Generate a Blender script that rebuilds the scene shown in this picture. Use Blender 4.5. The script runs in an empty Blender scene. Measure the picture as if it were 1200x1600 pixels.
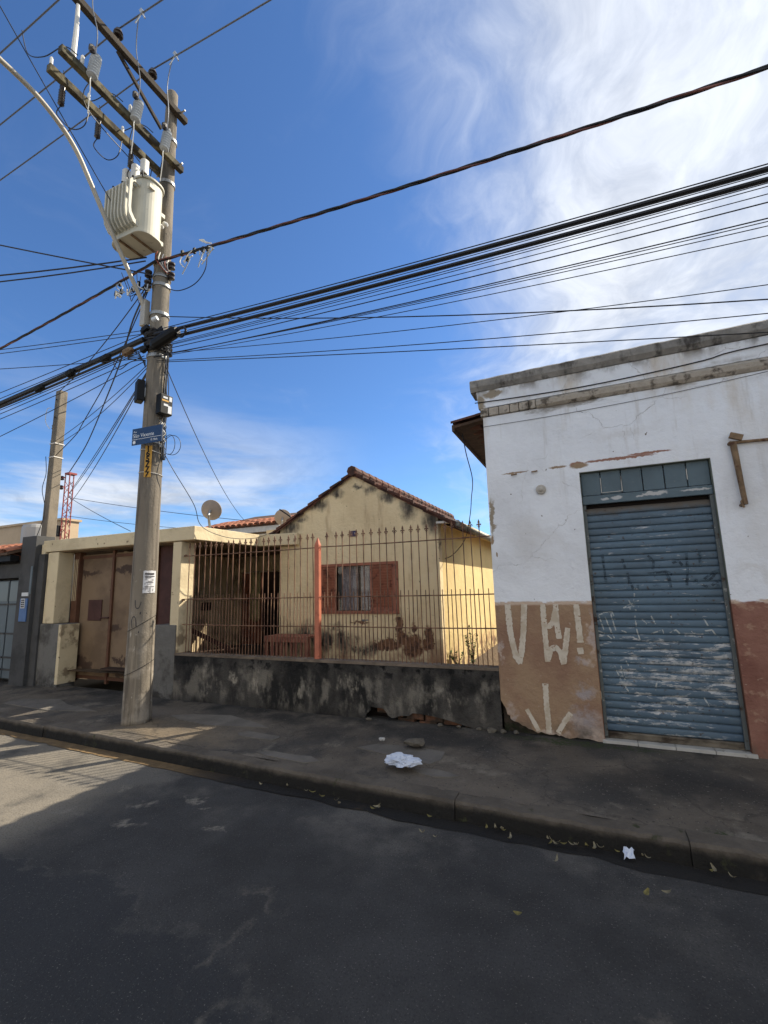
import bpy, bmesh, math, random
from mathutils import Vector, Matrix, noise as mnoise
random.seed(11)
S = bpy.context.scene
COL = S.collection
R_ = math.radians

# ------------------------------------------------------------------ camera
CAMH = 1.6
F_PX = 717.0                       # focal length in pixels of a 1200 x 1600 frame
def _n(v): return Vector(v).normalized()
_up = _n((485 - 600, 800 + 3600, -F_PX))
_x = -_n((-1050 - 600, 800 - 960, -F_PX))
_x = (_x - _up * _x.dot(_up)).normalized()
_y = _up.cross(_x)
ROT = Matrix((_x, _y, _up))        # world = ROT @ camera space
cd = bpy.data.cameras.new('camera')
cd.sensor_fit = 'VERTICAL'; cd.sensor_height = 24.0
cd.lens = 24.0 * F_PX / 1600.0
cd.clip_start = 0.05; cd.clip_end = 2000
cam = bpy.data.objects.new('camera', cd)
cam.matrix_world = Matrix.Translation((0, 0, CAMH)) @ ROT.to_4x4()
COL.objects.link(cam)
S.camera = cam

# ------------------------------------------------------------------ light
SUN_AZ, SUN_EL = R_(38.5), R_(40)     # azimuth from +Y towards +X
SUN_DIR = Vector((math.sin(SUN_AZ) * math.cos(SUN_EL), math.cos(SUN_AZ) * math.cos(SUN_EL), math.sin(SUN_EL)))
sl = bpy.data.lights.new('sun', 'SUN'); sl.energy = 3.1; sl.angle = R_(0.53); sl.color = (1.0, 0.90, 0.74)
so = bpy.data.objects.new('sun', sl)
so.rotation_euler = (-SUN_DIR).to_track_quat('-Z', 'Y').to_euler()
so.location = SUN_DIR * 30
COL.objects.link(so)
S.view_settings.view_transform = 'Standard'
S.view_settings.look = 'None'
S.view_settings.gamma = 1.0
S.view_settings.use_curve_mapping = False
S.view_settings.exposure = 1.4

# ------------------------------------------------------------------ node helper
def c(r, g, b):
    f = lambda u: (u / 255 / 12.92) if u / 255 <= 0.04045 else ((u / 255 + 0.055) / 1.055) ** 2.4
    return (f(r), f(g), f(b), 1.0)
def lum(v): return (v, v, v, 1.0)

class NT:
    def __init__(s, tree): s.t = tree; s._p = None; s._xyz = None
    def N(s, typ, **kw):
        n = s.t.nodes.new(typ)
        for k, v in kw.items(): setattr(n, k, v)
        return n
    def put(s, sock, v):
        if isinstance(v, bpy.types.NodeSocket): s.t.links.new(v, sock)
        elif v is not None: sock.default_value = v
    def math(s, op, a, b=None, d=None, clamp=False):
        n = s.N('ShaderNodeMath', operation=op, use_clamp=clamp)
        s.put(n.inputs[0], a); s.put(n.inputs[1], b); s.put(n.inputs[2], d)
        return n.outputs[0]
    def vm(s, op, a, b=None):
        n = s.N('ShaderNodeVectorMath', operation=op)
        s.put(n.inputs[0], a); s.put(n.inputs[1], b)
        return n.outputs['Value'] if op in ('LENGTH', 'DOT_PRODUCT', 'DISTANCE') else n.outputs[0]
    def pos(s):
        if s._p is None: s._p = s.N('ShaderNodeNewGeometry').outputs['Position']
        return s._p
    def xyz(s, i):
        if s._xyz is None:
            n = s.N('ShaderNodeSeparateXYZ'); s.put(n.inputs[0], s.pos()); s._xyz = n.outputs
        return s._xyz[i]
    def comb(s, x, y, z):
        n = s.N('ShaderNodeCombineXYZ'); s.put(n.inputs[0], x); s.put(n.inputs[1], y); s.put(n.inputs[2], z)
        return n.outputs[0]
    def noise(s, scale, detail=5, rough=0.6, vec=None, stretch=None, dist=0.0, color=False):
        v = vec if vec is not None else s.pos()
        if stretch: v = s.vm('MULTIPLY', v, stretch)
        n = s.N('ShaderNodeTexNoise')
        s.put(n.inputs['Vector'], v); n.inputs['Scale'].default_value = scale
        n.inputs['Detail'].default_value = detail; n.inputs['Roughness'].default_value = rough
        n.inputs['Distortion'].default_value = dist
        return n.outputs['Color'] if color else n.outputs[0]
    def vor(s, scale, feature='DISTANCE_TO_EDGE', vec=None, rnd=1.0):
        n = s.N('ShaderNodeTexVoronoi', feature=feature)
        s.put(n.inputs['Vector'], vec if vec is not None else s.pos()); n.inputs['Scale'].default_value = scale
        n.inputs['Randomness'].default_value = rnd
        return n.outputs['Distance']
    def rng(s, v, a, b, lo=0.0, hi=1.0):
        n = s.N('ShaderNodeMapRange', interpolation_type='SMOOTHSTEP')
        s.put(n.inputs[0], v); s.put(n.inputs[1], a); s.put(n.inputs[2], b); s.put(n.inputs[3], lo); s.put(n.inputs[4], hi)
        return n.outputs[0]
    def mix(s, f, a, b, blend='MIX'):
        n = s.N('ShaderNodeMix', data_type='RGBA', blend_type=blend)
        s.put(n.inputs[0], f); s.put(n.inputs[6], a); s.put(n.inputs[7], b)
        return n.outputs[2]
    # masks
    def nm(s, scale, lo, hi, detail=6, rough=0.6, stretch=None, off=0.0):
        v = s.vm('ADD', s.pos(), (off, off * 1.7, off * 0.6)) if off else None
        return s.rng(s.noise(scale, detail, rough, vec=v, stretch=stretch), lo, hi)
    def blobs(s, lst, axes='xz', warp=0.15, wscale=5.0, soft=0.3, wdetail=4):
        ax = {'x': 0, 'y': 1, 'z': 2}
        w = s.vm('MULTIPLY', s.vm('SUBTRACT', s.noise(wscale, wdetail, 0.65, color=True), (0.5, 0.5, 0.5)), (warp * 2,) * 3)
        n = s.N('ShaderNodeSeparateXYZ'); s.put(n.inputs[0], s.vm('ADD', s.pos(), w))
        p = s.comb(n.outputs[ax[axes[0]]], n.outputs[ax[axes[1]]], 0.0)
        res = None
        for b in lst:
            d = s.vm('LENGTH', s.vm('MULTIPLY', s.vm('SUBTRACT', p, (b[0], b[1], 0)), (1 / b[2], 1 / b[3], 0)))
            res = d if res is None else s.math('MINIMUM', res, d)
        return s.rng(res, 1.0, 1.0 - soft)
    def band(s, axis, a, b, warp=0.0, wscale=6.0):
        v = s.xyz('xyz'.index(axis))
        if warp: v = s.math('ADD', v, s.math('MULTIPLY', s.math('SUBTRACT', s.noise(wscale, 5, 0.65), 0.5), warp * 2))
        return s.rng(v, a, b)
    def mul(s, a, b): return s.math('MULTIPLY', a, b)
    def inv(s, a): return s.math('SUBTRACT', 1.0, a)

MATS = {}
def mat(name, base, rough=0.85, metal=0.0, layers=(), bump=(), var=0.0, vscale=3.0, spec=0.3, rlayers=(), fn=None):
    """base colour, then layers (colour, mask function), bump (scale, strength, stretch)"""
    m = bpy.data.materials.new(name); m.use_nodes = True
    g = NT(m.node_tree); bs = m.node_tree.nodes['Principled BSDF']
    bs.inputs['Roughness'].default_value = rough; bs.inputs['Metallic'].default_value = metal
    bs.inputs['Specular IOR Level'].default_value = spec
    col = base
    if var:
        f = g.noise(vscale, 7, 0.65)
        lo = tuple(u * (1 - var) for u in base[:3]) + (1,); hi = tuple(min(1, u * (1 + var)) for u in base[:3]) + (1,)
        col = g.mix(g.rng(f, 0.3, 0.7), lo, hi)
    for lc, fm in layers:
        col = g.mix(fm(g), col, lc(g) if callable(lc) else lc)
    g.put(bs.inputs['Base Color'], col)
    if rlayers:
        r = rough
        for rv, fm in rlayers:
            n = g.N('ShaderNodeMix', data_type='FLOAT'); g.put(n.inputs[0], fm(g)); g.put(n.inputs[2], r); n.inputs[3].default_value = rv
            r = n.outputs[0]
        g.put(bs.inputs['Roughness'], r)
    if bump:
        h = None
        for b in bump:
            f = b[0](g) if callable(b[0]) else g.noise(b[0], 6, 0.65, stretch=(b[2] if len(b) > 2 else None))
            t = g.mul(f, b[1]); h = t if h is None else g.math('ADD', h, t)
        bn = g.N('ShaderNodeBump'); bn.inputs['Strength'].default_value = 1.0; bn.inputs['Distance'].default_value = 1.0
        g.put(bn.inputs['Height'], h); m.node_tree.links.new(bn.outputs[0], bs.inputs['Normal'])
    if fn: fn(g, bs)
    MATS[name] = m
    return m

# ------------------------------------------------------------------ sky
W = bpy.data.worlds.new('World'); S.world = W; W.use_nodes = True
W.node_tree.nodes.clear()
g = NT(W.node_tree)
sky = g.N('ShaderNodeTexSky', sky_type='NISHITA'); sky.sun_disc = False
sky.sun_elevation = SUN_EL; sky.sun_rotation = SUN_AZ
sky.altitude = 600; sky.air_density = 1.0; sky.dust_density = 0.6; sky.ozone_density = 2.5
d = g.N('ShaderNodeTexCoord').outputs['Generated']
d = g.vm('NORMALIZE', d)
sep = g.N('ShaderNodeSeparateXYZ'); g.put(sep.inputs[0], d)
dx, dy, dz = sep.outputs
zz = g.math('ADD', g.math('MAXIMUM', dz, 0.0), 0.22)
pl = g.comb(g.math('DIVIDE', dx, zz), g.math('DIVIDE', dy, zz), 0.0)          # flat cloud sheet seen in perspective
warp = g.vm('MULTIPLY', g.vm('SUBTRACT', g.noise(0.9, 4, 0.55, vec=pl, color=True), (0.5, 0.5, 0.5)), (1.1, 1.1, 0))
pw = g.vm('ADD', pl, warp)
n1 = g.noise(0.75, 9, 0.58, vec=pw)
n2 = g.noise(2.6, 8, 0.62, vec=g.vm('MULTIPLY', pw, (1.0, 0.55, 1.0)))
n3 = g.noise(9.0, 6, 0.62, vec=pw)
gap = (math.sin(R_(-70)) * math.cos(R_(20)), math.cos(R_(-70)) * math.cos(R_(20)), math.sin(R_(20)))   # middle of the clear gap in the cloud
side = g.vm('DOT_PRODUCT', d, gap)
bias = g.rng(side, 0.84, 0.34)
dens = g.math('ADD', g.math('MULTIPLY', n1, 0.56), g.math('ADD', g.math('MULTIPLY', n2, 0.40), g.math('MULTIPLY', n3, 0.14)))
dens = g.math('SUBTRACT', dens, 0.06)
bias = g.mul(bias, g.rng(dz, .10, .50, .50, 1.0))                      # the sheet thins out towards the horizon
dens = g.math('ADD', dens, g.math('MULTIPLY', bias, 0.45))
cloud = g.rng(dens, 0.53, 1.03)
# thin streaky layer low over the horizon
st = g.noise(1.5, 7, 0.55, vec=g.comb(g.math('MULTIPLY', g.math('ADD', dx, g.math('MULTIPLY', dy, 0.35)), 1.7), g.math('MULTIPLY', dy, 1.2), g.math('MULTIPLY', dz, 11.0)))
low = g.mul(g.rng(dz, 0.02, 0.12), g.rng(dz, 0.42, 0.16))
streak = g.math('MULTIPLY', g.mul(g.mul(g.rng(st, 0.34, 0.62), low), g.rng(side, .72, .95, .05, 1.0)), 0.95)
# clouds brighten towards the sun
ds = g.vm('DOT_PRODUCT', d, tuple(SUN_DIR))
glow = g.math('POWER', g.math('MAXIMUM', ds, 0.0), 5.0)
cb = g.math('ADD', 0.335, g.math('MULTIPLY', glow, 0.07))
shade = g.rng(g.math('ADD', g.math('MULTIPLY', n2, .7), g.math('MULTIPLY', n3, .3)), 0.36, 0.62, 0.72, 1.10)
cb = g.mul(cb, shade)
ccol = g.mix(1.0, g.comb(cb, cb, cb), (0.93, 0.975, 1.05, 1), blend='MULTIPLY')
SKY_STRENGTH = 0.057
blue = g.mix(1.0, sky.outputs[0], (0.66, 0.93, 1.22, 1), blend='MULTIPLY')
bsky = g.vm('MULTIPLY', blue, (SKY_STRENGTH,) * 3)
tot = g.math('MAXIMUM', g.math('MULTIPLY', cloud, 0.96), streak)
out = g.mix(tot, bsky, ccol)
bg = g.N('ShaderNodeBackground'); g.put(bg.inputs[0], out); bg.inputs[1].default_value = 1.0
wo = g.N('ShaderNodeOutputWorld'); W.node_tree.links.new(bg.outputs[0], wo.inputs[0])

# ------------------------------------------------------------------ mesh helpers
BASE = {}
def tag(o, label=None, cat=None, group=None, kind=None):
    if label: o['label'] = label
    if cat: o['category'] = cat
    if group: o['group'] = group
    if kind: o['kind'] = kind
    return o
def thing(name, label, cat, loc=(0, 0, 0), group=None):
    o = bpy.data.objects.new(name, None); o.empty_display_size = 0.1
    o.location = loc; COL.objects.link(o); BASE[o.name] = Vector(loc)
    return tag(o, label, cat, group)
def basis(dirv, upv=(0, 0, 1)):
    z = Vector(dirv).normalized(); u = Vector(upv)
    if abs(z.dot(u)) > 0.98: u = Vector((1, 0, 0))
    x = u.cross(z).normalized(); y = z.cross(x)
    return x, y, z

class MB:
    def __init__(s): s.v = []; s.f = []
    def add(s, vs, fs):
        o = len(s.v); s.v += [Vector(p) for p in vs]; s.f += [tuple(i + o for i in f) for f in fs]; return s
    def box(s, x0, x1, y0, y1, z0, z1):
        return s.add([(x0, y0, z0), (x1, y0, z0), (x1, y1, z0), (x0, y1, z0), (x0, y0, z1), (x1, y0, z1), (x1, y1, z1), (x0, y1, z1)],
                     [(3, 2, 1, 0), (4, 5, 6, 7), (0, 1, 5, 4), (1, 2, 6, 5), (2, 3, 7, 6), (3, 0, 4, 7)])
    def bar(s, p, q, w, h, up=(0, 0, 1)):
        p, q = Vector(p), Vector(q); x, y, z = basis(q - p, up)
        vs = []
        for e in (p, q):
            for a, b in ((-1, -1), (1, -1), (1, 1), (-1, 1)): vs.append(e + x * a * w / 2 + y * b * h / 2)
        return s.add(vs, [(3, 2, 1, 0), (4, 5, 6, 7), (0, 1, 5, 4), (1, 2, 6, 5), (2, 3, 7, 6), (3, 0, 4, 7)])
    def tube(s, pts, r, n=6, cap=True):
        pts = [Vector(p) for p in pts]; k = len(pts); vs = []; fs = []
        rs = r if isinstance(r, (list, tuple)) else [r] * k
        ref = None
        for i, p in enumerate(pts):
            t = (pts[min(i + 1, k - 1)] - pts[max(i - 1, 0)]).normalized()
            if ref is None: x, y, _ = basis(t)
            else:
                x = (ref - t * ref.dot(t)).normalized(); y = t.cross(x)
            ref = x
            for j in range(n):
                a = 2 * math.pi * j / n; vs.append(p + (x * math.cos(a) + y * math.sin(a)) * rs[i])
        for i in range(k - 1):
            for j in range(n):
                fs.append((i * n + j, i * n + (j + 1) % n, (i + 1) * n + (j + 1) % n, (i + 1) * n + j))
        if cap: fs += [tuple(range(n - 1, -1, -1)), tuple(range((k - 1) * n, k * n))]
        return s.add(vs, fs)
    def lathe(s, o, prof, n=16, axis=(0, 0, 1)):
        o = Vector(o); x, y, z = basis(axis); vs = []; fs = []
        for r, h in prof:
            for j in range(n):
                a = 2 * math.pi * j / n; vs.append(o + z * h + (x * math.cos(a) + y * math.sin(a)) * r)
        k = len(prof)
        for i in range(k - 1):
            for j in range(n): fs.append((i * n + j, i * n + (j + 1) % n, (i + 1) * n + (j + 1) % n, (i + 1) * n + j))
        fs += [tuple(range(n - 1, -1, -1)), tuple(range((k - 1) * n, k * n))]
        return s.add(vs, fs)
    def prism(s, poly, d0, d1, plane='xz'):
        """extrude a 2-D outline: plane xz along y, xy along z, yz along x"""
        f = {'xz': lambda a, b, t: (a, t, b), 'xy': lambda a, b, t: (a, b, t), 'yz': lambda a, b, t: (t, a, b)}[plane]
        k = len(poly)
        area = sum(poly[i][0] * poly[(i + 1) % k][1] - poly[(i + 1) % k][0] * poly[i][1] for i in range(k))
        if area < 0: poly = poly[::-1]
        if plane == 'xz': d0, d1 = max(d0, d1), min(d0, d1)
        else: d0, d1 = min(d0, d1), max(d0, d1)
        vs = [f(a, b, d0) for a, b in poly] + [f(a, b, d1) for a, b in poly]
        fs = [tuple(range(k - 1, -1, -1)), tuple(range(k, 2 * k))]
        fs += [(i, (i + 1) % k, k + (i + 1) % k, k + i) for i in range(k)]
        return s.add(vs, fs)
    def xf(s, m):
        s.v = [m @ p for p in s.v]; return s
    def mesh(s, name, material, off=Vector((0, 0, 0)), smooth=False):
        me = bpy.data.meshes.new(name)
        me.from_pydata([p - off for p in s.v], [], s.f); me.update()
        if material: me.materials.append(material)
        if smooth: me.polygons.foreach_set('use_smooth', [True] * len(me.polygons))
        return me
    def build(s, name, material, parent=None, smooth=False, bev=0.0, seg=2, angle=0.6):
        if isinstance(material, str): material = MATS[material]
        if parent is not None: b = BASE[parent.name]
        else:
            xs = [p.x for p in s.v]; ys = [p.y for p in s.v]; zs = [p.z for p in s.v]
            b = Vector(((min(xs) + max(xs)) / 2, (min(ys) + max(ys)) / 2, min(zs)))
        o = bpy.data.objects.new(name, s.mesh(name, material, b, smooth)); COL.objects.link(o)
        BASE[o.name] = b
        if parent is not None: o.parent = parent
        else: o.location = b
        if bev:
            md = o.modifiers.new('bevel', 'BEVEL'); md.width = bev; md.segments = seg; md.limit_method = 'ANGLE'; md.angle_limit = angle
            if smooth is False: md.harden_normals = False
        return o
def inst(name, me, parent, loc, rot=(0, 0, 0), scale=(1, 1, 1)):
    o = bpy.data.objects.new(name, me); COL.objects.link(o)
    o.parent = parent; o.location = Vector(loc) - BASE[parent.name]; o.rotation_euler = rot; o.scale = scale
    BASE[o.name] = BASE[parent.name]
    return o
def text_mb(txt, size, bold=0.0):
    cu = bpy.data.curves.new('t', 'FONT'); cu.body = txt; cu.size = size; cu.resolution_u = 3; cu.extrude = 0.0006; cu.offset = bold
    o = bpy.data.objects.new('t', cu); COL.objects.link(o)
    dg = bpy.context.evaluated_depsgraph_get(); me = bpy.data.meshes.new_from_object(o.evaluated_get(dg))
    mb = MB(); mb.add([v.co for v in me.vertices], [tuple(p.vertices) for p in me.polygons])
    bpy.data.objects.remove(o); bpy.data.curves.remove(cu); bpy.data.meshes.remove(me)
    return mb
def frame_m(origin, xdir, zdir):
    """maps local (x right, y up, z out) to the world"""
    x = Vector(xdir).normalized(); y = Vector(zdir).normalized(); z = x.cross(y)
    m = Matrix((x, y, z)).transposed().to_4x4(); m.translation = Vector(origin); return m
def ray(px, py):
    return ROT @ Vector((px - 600, 800 - py, -F_PX))
def aty(px, py, Y):
    d = ray(px, py); return d * (Y / d.y) + Vector((0, 0, CAMH))
def atx(px, py, X):
    d = ray(px, py); return d * (X / d.x) + Vector((0, 0, CAMH))
def atz(px, py, Z):
    d = ray(px, py); return d * ((Z - CAMH) / d.z) + Vector((0, 0, CAMH))
def par(p, q, sag, n=20):
    p, q = Vector(p), Vector(q)
    return [p.lerp(q, i / n) - Vector((0, 0, sag * 4 * (i / n) * (1 - i / n))) for i in range(n + 1)]
def smoothpts(pts, n=8):
    pts = [Vector(p) for p in pts]; out = []
    for i in range(len(pts) - 1):
        p0, p1, p2, p3 = pts[max(i - 1, 0)], pts[i], pts[i + 1], pts[min(i + 2, len(pts) - 1)]
        for k in range(n):
            t = k / n
            out.append(0.5 * ((2 * p1) + (p2 - p0) * t + (2 * p0 - 5 * p1 + 4 * p2 - p3) * t * t + (3 * p1 - p0 - 3 * p2 + p3) * t ** 3))
    return out + [pts[-1]]
def jag(a, b, n, amp, rnd=random):
    """ragged line from a to b (2-D points), without a, with b"""
    out = []
    for i in range(1, n + 1):
        t = i / n; x = a[0] + (b[0] - a[0]) * t; y = a[1] + (b[1] - a[1]) * t
        if i < n: x += rnd.uniform(-amp, amp); y += rnd.uniform(-amp, amp)
        out.append((x, y))
    return out

# ------------------------------------------------------------------ materials
exec_mats = True
KERB = lambda x: 3.295 - 0.036 * (x if x < -0.3 else -0.3 + (x + 0.3) * .2)          # the kerb line runs slightly askew
PATCHES = [(-1.9, 1.2, .8, .75), (-1.0, 0.7, 1.3, 1.0), (-2.6, 1.6, .5, .45), (-3.4, 1.7, .9, .25), (.1, 1.2, .6, .9)]      # newer asphalt laid over the old
def _road_layers():
    return [
        (c(126, 119, 107), lambda g: g.mul(g.inv(g.band('x', -4.0, -3.2, 0.4, 1.2)), g.nm(2.2, 0.20, 0.55))),  # old sandy asphalt at left, its colour lightened to brighten the sunlit wedge
        (c(104, 100, 94), lambda g: g.mul(g.nm(1.1, 0.46, 0.66), g.band('y', 2.4, 3.1, 0.4, 2))),
        (c(124, 118, 108), lambda g: g.mul(g.nm(14, .36, .56), g.blobs([(-3.3, 2.75, .14, .08), (-3.0, 2.95, .1, .06), (-3.15, 2.5, .18, .07), (-2.75, 2.85, .09, .05), (-3.7, 2.9, .12, .06), (-4.3, 2.75, .3, .12), (-2.5, 2.6, .08, .04), (-3.75, 2.45, .2, .06)], 'xy', 0.22, 6, 0.9))),
        (c(96, 92, 86), lambda g: g.mul(g.mul(g.blobs(PATCHES, 'xy', 0.30, 2.2, 0.10, 6), g.inv(g.blobs(PATCHES, 'xy', 0.30, 2.2, 0.24, 6))), g.nm(7, .38, .6))),
        (c(52, 53, 55), lambda g: g.mul(g.blobs(PATCHES, 'xy', 0.30, 2.2, 0.16, 6), .7)),
        (c(44, 46, 48), lambda g: g.blobs([(.62, 1.75, .22, .22), (.8, 1.5, .3, .3), (1.5, 2.2, .6, .3)], 'xy', 0.2, 4, 0.2)),
        (c(94, 89, 82), lambda g: g.mul(g.nm(9, .35, .6), g.blobs([(0.1, 1.95, .07, .25), (.05, 2.15, .16, .07), (-1.65, 1.85, .05, .3), (-1.75, 2.2, .25, .05), (-1.45, 1.5, .05, .2)], 'xy', 0.25, 4, 0.9))),
        (c(46, 46, 46), lambda g: g.mul(g.nm(90, 0.48, 0.70, 3), .6)),
        (c(128, 124, 116), lambda g: g.nm(110, 0.62, 0.78, 2)),
    ]
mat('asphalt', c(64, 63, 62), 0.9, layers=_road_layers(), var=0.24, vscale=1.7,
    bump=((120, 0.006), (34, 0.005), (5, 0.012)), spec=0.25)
mat('gutter', c(112, 92, 64), 0.85, var=0.3, vscale=5, bump=((60, 0.006), (9, 0.02)),
    layers=[(c(34, 32, 30), lambda g: g.mul(g.band('x', -3.9, -2.8, 0.4, 2), g.nm(3.5, 0.15, 0.4)))])  # sandy where sunlit at left; shade at right put into the colour
mat('concrete_walk', c(98, 90, 80), 0.9, var=0.22, vscale=1.8, bump=((70, 0.008), (14, 0.014), (3, 0.02)),
    layers=[(c(70, 67, 63), lambda g: g.nm(1.3, 0.44, 0.62)),
            (c(126, 118, 106), lambda g: g.nm(2.1, 0.58, 0.72, off=4)),
            (c(126, 112, 92), lambda g: g.mul(g.blobs([(-4.3, 3.75, 1.3, .4)], 'xy', .4, 2, .9), .8)),  # warm sunlit patch put into the pavement colour
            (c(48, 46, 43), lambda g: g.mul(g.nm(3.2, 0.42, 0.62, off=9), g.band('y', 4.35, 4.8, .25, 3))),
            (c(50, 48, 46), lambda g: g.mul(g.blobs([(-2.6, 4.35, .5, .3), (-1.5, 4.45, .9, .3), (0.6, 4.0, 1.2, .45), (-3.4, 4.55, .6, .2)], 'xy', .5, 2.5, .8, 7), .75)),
            (c(40, 38, 36), lambda g: g.mul(g.rng(g.vor(1.1, vec=g.vm('ADD', g.pos(), g.vm('MULTIPLY', g.noise(3, 5, .6, color=True), (.4, .4, 0)))), .010, .003), .35)),
            (c(128, 122, 112), lambda g: g.nm(60, .63, .72, 3)),
            (c(44, 42, 40), lambda g: g.nm(40, .62, .72, 3, off=5)),
            (c(52, 62, 36), lambda g: g.mul(g.blobs([(.55, 3.45, .12, .08), (-2.9, 3.42, .15, .08), (-.2, 4.75, .9, .1)], 'xy', .12, 9, .6), g.nm(30, .4, .6)))])
mat('kerb_concrete', c(92, 85, 76), 0.92, var=0.25, vscale=4, bump=((50, 0.008), (10, 0.02)),
    layers=[(c(34, 33, 31), lambda g: g.mul(g.inv(g.band('z', 0.07, 0.125, 0.03, 9)), g.nm(4, 0.15, 0.4))),
            (c(58, 60, 40), lambda g: g.nm(9, 0.62, 0.75, off=3))])
mat('patch_concrete', c(104, 99, 92), 0.9, var=0.2, vscale=3, bump=((45, 0.008), (9, 0.015)))
mat('soil', c(84, 70, 54), 0.95, var=0.3, vscale=4, bump=((30, 0.02), (8, 0.04)))
mat('far_ground', c(110, 100, 84), 0.95, var=0.2, vscale=0.3)

def crackmask(g, scale=1.5, w=0.0032, thr=0.56):
    v = g.vm('ADD', g.pos(), g.vm('MULTIPLY', g.noise(4, 4, .6, color=True), (.22, .22, .22)))
    return g.mul(g.rng(g.vor(scale, vec=v), w, w * 0.3), g.nm(0.9, thr, thr + .1, off=2))
def dado(g): return g.inv(g.band('z', 1.392, 1.41, 0.022, 11))
def wall_dado_layers():
    L = [
        (c(212, 214, 217), lambda g: g.nm(1.2, 0.42, 0.7)),
        (c(200, 190, 176), lambda g: g.mul(g.nm(2.2, 0.5, 0.72, stretch=(1, 1, .35)), g.band('z', 2.3, 3.6, .4, 2))),
        (c(128, 120, 110), lambda g: g.mul(g.nm(4.5, 0.50, 0.66, stretch=(.5, 1, 1.6)), g.mul(g.band('z', 3.30, 3.40, .05, 8), g.inv(g.band('z', 3.50, 3.58, .05, 8))))),
        (c(120, 112, 104), lambda g: g.mul(g.nm(5, 0.45, 0.62, stretch=(1, 1, .5)), g.band('z', 3.58, 3.74, .07, 6))),
        (c(150, 138, 120), lambda g: g.blobs([(-.93, 3.56, .06, .12), (-.88, 2.3, .03, .25), (-.8, 3.65, .15, .06)], 'xz', .06, 12, .5)),
        (c(150, 112, 96), lambda g: g.blobs([(.35, 2.765, .36, .016), (.62, 2.785, .2, .014), (-.02, 2.755, .08, .03)], 'xz', .02, 20, .3)),
        (c(150, 128, 104), lambda g: g.blobs([(-.62, 2.745, .16, .012), (-.2, 2.75, .1, .016), (.0, 2.74, .1, .035), (-.9, 2.05, .02, .06), (-.86, 1.9, .012, .03)], 'xz', .02, 18, .4)),
        (c(168, 160, 148), lambda g: g.math('MULTIPLY', g.mul(g.nm(7, .56, .78, stretch=(1.6, 1, .16), off=6), g.band('z', 1.6, 3.3, .5, 1.5)), .45)),
        (c(150, 143, 136), lambda g: g.mul(crackmask(g), .8)),
        (c(186, 180, 172), lambda g: g.mul(g.blobs([(-.45, 2.0, .4, .35), (1.4, 2.1, .3, .5), (.4, 3.05, .5, .12), (1.35, 1.6, .3, .12)], 'xz', .4, 3, 1.0, 7), .3)),
        (c(112, 104, 98), lambda g: g.nm(14, 0.735, 0.76, 2)),
    ]
    # painted lower band
    def lower(g):
        a = c(158, 132, 106); b = c(142, 102, 88)
        col = g.mix(g.band('x', .4, .7), a, b)
        col = g.mix(g.nm(2.4, .4, .65), col, g.mix(g.band('x', .4, .7), c(142, 112, 92), c(124, 84, 72)))
        pe = g.blobs([(-.1, .86, .10, .07), (-.14, .58, .12, .11), (-.2, .33, .22, .12), (-.08, .2, .25, .2), (-.55, .17, .35, .06), (-.88, .95, .05, .12), (-.85, .3, .08, .15), (-.02, 1.1, .05, .3)], 'xz', .2, 7, .7, 8)
        pe = g.mul(pe, g.nm(11, .30, .50)); col = g.mix(pe, col, g.mix(g.nm(5, .35, .65), c(188, 168, 152), c(158, 148, 146)))
        sp = g.mul(g.nm(13, .56, .66, stretch=(.7, 1, 1)), g.band('x', .6, 1.0))
        col = g.mix(g.math('MULTIPLY', sp, .8), col, c(164, 132, 112))
        ws = g.mul(g.blobs([(1.5, 1.3, .12, .2), (1.45, .6, .2, .3)], 'xz', .25, 5, .8), g.nm(9, .4, .6))
        col = g.mix(ws, col, c(176, 150, 134))
        col = g.mix(g.nm(22, .66, .74, 3), col, c(168, 146, 128))
        col = g.mix(g.mul(g.inv(g.band('z', .16, .34, .1, 6)), g.nm(5, .35, .6)), col, c(96, 86, 74))
        return col
    L.append((lower, dado))
    L.append((c(190, 168, 148), lambda g: g.mul(g.mul(g.band('z', 1.375, 1.39, .01, 14), g.inv(g.band('z', 1.41, 1.425, .01, 14))), g.nm(6, .4, .5))))
    return L
mat('white_wall', c(228, 231, 235), 0.85, layers=wall_dado_layers(),
    bump=((3, 0.02), (18, 0.006), (lambda g: crackmask(g), -0.004), (lambda g: g.mul(dado(g), g.noise(14, 6, .7)), 0.014)))
mat('reveal_green', c(120, 124, 112), 0.85, var=.2, vscale=4, bump=((20, .006),),
    layers=[(c(112, 76, 60), lambda g: g.inv(g.band('z', 1.38, 1.44, .03, 9)))])
mat('coping', c(140, 136, 130), 0.9, var=.25, vscale=5, bump=((14, .012), (50, .006)), layers=[(c(76, 72, 68), lambda g: g.nm(6, .5, .66, stretch=(1, 1, .5)))])
mat('ledge_brick', c(176, 166, 152), 0.9, var=.2, vscale=9, bump=((20, .012), (60, .006)), layers=[(c(98, 90, 80), lambda g: g.nm(9, .48, .62))])
mat('core_rubble', c(70, 62, 54), 0.95, var=.4, vscale=7, bump=((12, .05), (40, .02)), layers=[(c(44, 50, 34), lambda g: g.nm(6, .5, .65))])
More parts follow.
